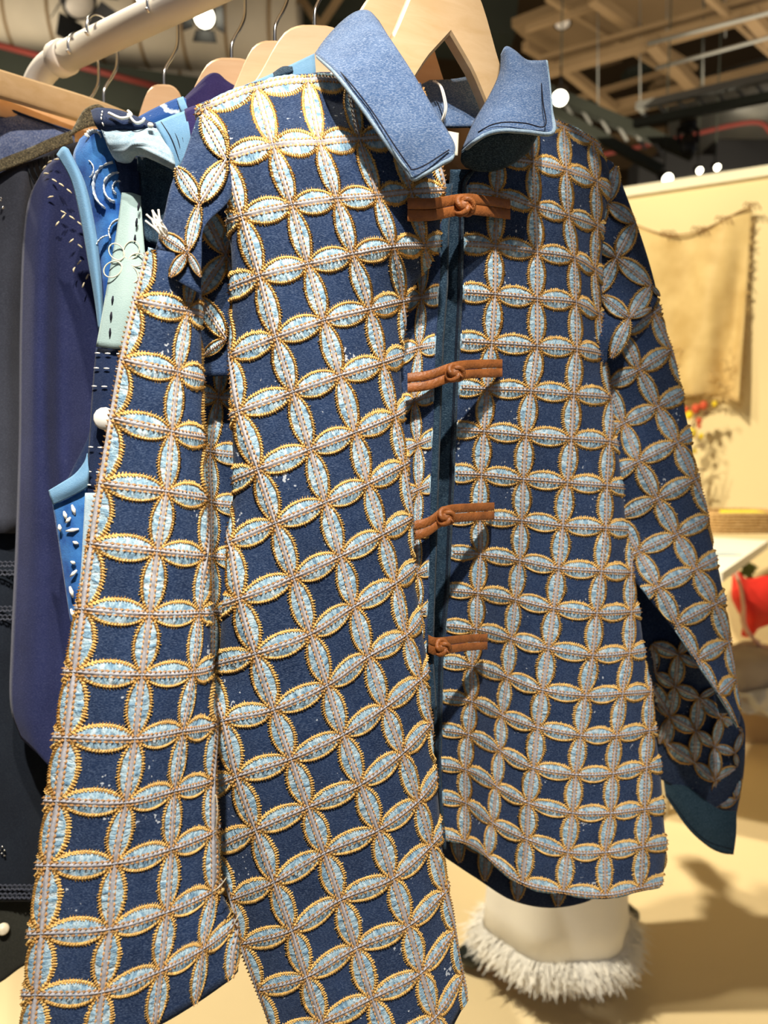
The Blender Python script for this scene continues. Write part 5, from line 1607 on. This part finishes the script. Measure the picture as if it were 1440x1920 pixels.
# body: one continuous skinned figure, back to the camera
bx_, by_ = pc[0], pc[1]
J = {'pel': (0, 0, .92, .125), 'waist': (0, 0, 1.08, .105), 'chest': (0, .01, 1.28, .125), 'neckb': (0, .0, 1.43, .055), 'neck': (0, .01, 1.50, .048), 'jaw': (0, .03, 1.555, .068), 'head': (0, .015, 1.63, .088), 'top': (0, .005, 1.70, .055),
     'hl': (-.085, 0, .86, .095), 'kl': (-.09, .02, .48, .058), 'al': (-.09, 0, .09, .036), 'tl': (-.12, .0, .035, .034), 'ttl': (-.205, .03, .03, .028),
     'hr': (.085, 0, .86, .095), 'kr': (.09, .05, .48, .058), 'ar': (.10, .12, .09, .036), 'tr': (.13, .14, .035, .034), 'ttr': (.19, .19, .03, .028),
     'sl': (-.165, 0, 1.385, .058), 'el': (-.215, .02, 1.12, .042), 'wl': (-.16, .20, 1.03, .028), 'pl': (-.14, .26, 1.03, .030),
     'sr': (.165, 0, 1.385, .058), 'er': (.215, .02, 1.12, .042), 'wr': (.16, .20, 1.03, .028), 'pr': (.14, .26, 1.03, .030)}
E = [('pel', 'waist'), ('waist', 'chest'), ('chest', 'neckb'), ('neckb', 'neck'), ('neck', 'jaw'), ('jaw', 'head'), ('head', 'top'), ('pel', 'hl'), ('hl', 'kl'), ('kl', 'al'), ('al', 'tl'), ('tl', 'ttl'), ('pel', 'hr'), ('hr', 'kr'), ('kr', 'ar'), ('ar', 'tr'), ('tr', 'ttr'),
     ('chest', 'sl'), ('sl', 'el'), ('el', 'wl'), ('wl', 'pl'), ('chest', 'sr'), ('sr', 'er'), ('er', 'wr'), ('wr', 'pr')]
for sd, sx in (('l', 1), ('r', -1)):
    p = np.array(J['p' + sd][:3])
    for k, (dx, ln) in enumerate(((-.024, .055), (-.008, .068), (.008, .072), (.024, .066))):
        a, b, c_ = 'f%s%da' % (sd, k), 'f%s%db' % (sd, k), 'f%s%dc' % (sd, k)
        J[a] = (p[0] + dx, p[1] + .03, p[2], .010); J[b] = (p[0] + dx * 1.1, p[1] + .03 + ln * .5, p[2] - .004, .009); J[c_] = (p[0] + dx * 1.1, p[1] + .03 + ln * .8, p[2] - .025, .008)
        E += [('p' + sd, a), (a, b), (b, c_)]
    J['t%sa' % sd + 'h'] = (p[0] + sx * .035, p[1] + .0, p[2] + .012, .011); J['t%sb' % sd + 'h'] = (p[0] + sx * .045, p[1] + .035, p[2] + .014, .009)
    E += [('p' + sd, 't%sa' % sd + 'h'), ('t%sa' % sd + 'h', 't%sb' % sd + 'h')]
keys = list(J)
me = bpy.data.meshes.new('body')
me.from_pydata([(bx_ + J[k][0], by_ + J[k][1], J[k][2]) for k in keys], [(keys.index(a), keys.index(b)) for a, b in E], [])
body = bpy.data.objects.new('body', me); COL.objects.link(body); me.materials.append(M['skin'])
body.modifiers.new('skin', 'SKIN')
for k, sv in zip(keys, me.skin_vertices[0].data):
    sv.radius = (J[k][3], J[k][3]); sv.use_root = (k == 'pel')
sb = body.modifiers.new('sub', 'SUBSURF'); sb.levels = 2; sb.render_levels = 2
attach(body, PE)


def loft(name, rings, mat, parent, nseg=48, wob=0.0, wk=7, cap=False):
    V = []
    for (cx, cy, cz, rx, ry) in rings:
        a = np.linspace(0, 2 * np.pi, nseg, endpoint=False)
        k = 1 + wob * np.sin(wk * a + 1) * np.clip((1.0 - cz) / .9, 0, 1)
        V.append(np.stack([cx + rx * k * np.cos(a), cy + ry * k * np.sin(a), np.full(nseg, cz)], -1))
    V = np.array(V); n = len(rings)
    i = np.arange(n - 1)[:, None] * nseg; j = np.arange(nseg)[None]
    Q = np.stack([i + j, i + (j + 1) % nseg, i + nseg + (j + 1) % nseg, i + nseg + j], -1).reshape(-1, 4)
    return quads_obj(name, V.reshape(-1, 3), Q, mat, parent)


solid(loft('skirt', [(bx_, by_, hemz + .03, PR * .97, PR * .85), (bx_, by_, .2, PR * .93, PR * .85), (bx_, by_, .35, PR * .88, PR * .82), (bx_, by_, .6, PR * .86, PR * .8), (bx_, by_, .85, PR * .88, PR * .78), (bx_, by_, .98, .165, .13), (bx_, by_, 1.08, .125, .105)], M['white_cotton'], PE, 64, .045, 6), .003)
solid(loft('blouse', [(bx_, by_, 1.0, .165, .135), (bx_, by_, 1.12, .14, .125), (bx_, by_, 1.28, .165, .14), (bx_, by_ + .0, 1.38, .175, .11), (bx_, by_, 1.44, .12, .085), (bx_, by_, 1.475, .065, .065)], M['white_cotton'], PE, 40, 0), .003)
for sx, sd in ((-1, 'l'), (1, 'r')):
    a, b, c_ = [np.array((bx_, by_, 0)) + np.array(J[k + sd][:3]) for k in ('s', 'e', 'w')]
    tube('blouse_sleeve', catmull([a + np.array((-sx * .03, 0, .01)), a, b, b * .3 + c_ * .7], 5), np.interp(np.linspace(0, 1, 16), [0, .3, 1], [.075, .075, .045]), M['white_cotton'], PE, 14)
tube('hair', catmull([(bx_, by_ + .01, 1.745), (bx_, by_ - .005, 1.70), (bx_, by_ - .015, 1.63), (bx_, by_ - .03, 1.55), (bx_, by_ - .05, 1.45), (bx_, by_ - .07, 1.36)], 4), np.interp(np.linspace(0, 1, 21), [0, .15, .4, .6, 1], [.02, .085, .102, .085, .03]), M['hair'], PE, 20)
for sx in (-1, 1):
    tube('ear', [(bx_ + sx * .088, by_ + .03, 1.60), (bx_ + sx * .094, by_ + .025, 1.62), (bx_ + sx * .09, by_ + .02, 1.645)], [.006, .012, .008], M['skin'], PE, 8)
    tube('eye', [(bx_ + sx * .032, by_ + .092, 1.635), (bx_ + sx * .032, by_ + .101, 1.635)], [.011, .007], M['white_thread'], PE, 10)
tube('nose', [(bx_, by_ + .095, 1.635), (bx_, by_ + .112, 1.605), (bx_, by_ + .10, 1.598)], [.006, .012, .010], M['skin'], PE, 8)
tube('mouth', [(bx_ - .02, by_ + .094, 1.57), (bx_, by_ + .099, 1.57), (bx_ + .02, by_ + .094, 1.57)], [.003, .006, .003], plain('lips', (.45, .14, .12), .5, .3, .05), PE, 8)
# frayed hem: thousands of short threads
V = []; Q = []; o_ = 0
n = 7000
a = rng.uniform(0, 2 * np.pi, n)
for t in a:
    k = 1 + .045 * math.sin(6 * t + 1)
    base = np.array((bx_ + PR * .965 * k * math.cos(t), by_ + PR * .855 * k * math.sin(t), hemz + .042 + rng.uniform(-.018, .018)))
    out = np.array((math.cos(t), math.sin(t), 0))
    tip = base + out * rng.uniform(.006, .034) + np.array((rng.normal(0, .014), rng.normal(0, .014), -rng.uniform(.012, .036)))
    s = np.cross(out, (0, 0, 1)) * .0014
    mid = (base + tip) / 2 + out * .008
    V += [base - s, base + s, mid - s, mid + s, tip - s * .4, tip + s * .4]
    Q += [(o_, o_ + 1, o_ + 3, o_ + 2), (o_ + 2, o_ + 3, o_ + 5, o_ + 4)]; o_ += 6
tag(quads_obj('frayed_hem', V, Q, M['fray'], PE), kind='stuff')
sp = hit(874, 1788, (0, 0, .04), (0, 0, 1))
for nm, c, ln in (('l', sp, .11), ('r', hit(1180, 1712, (0, 0, .04), (0, 0, 1)), .10)):
    sgn = -1 if nm == 'l' else 1
    P = [c + np.array((-sgn * .16, .03, .02)), c + np.array((-sgn * .10, .02, .02)), c + np.array((-sgn * .03, 0, .005)), c + np.array((sgn * .022, -.005, -.005))]
    tube('shoe', catmull(P, 5), np.interp(np.linspace(0, 1, 16), [0, .3, .8, 1], [.036, .042, .040, .018]), M['shoe'], PE, 14, .75)
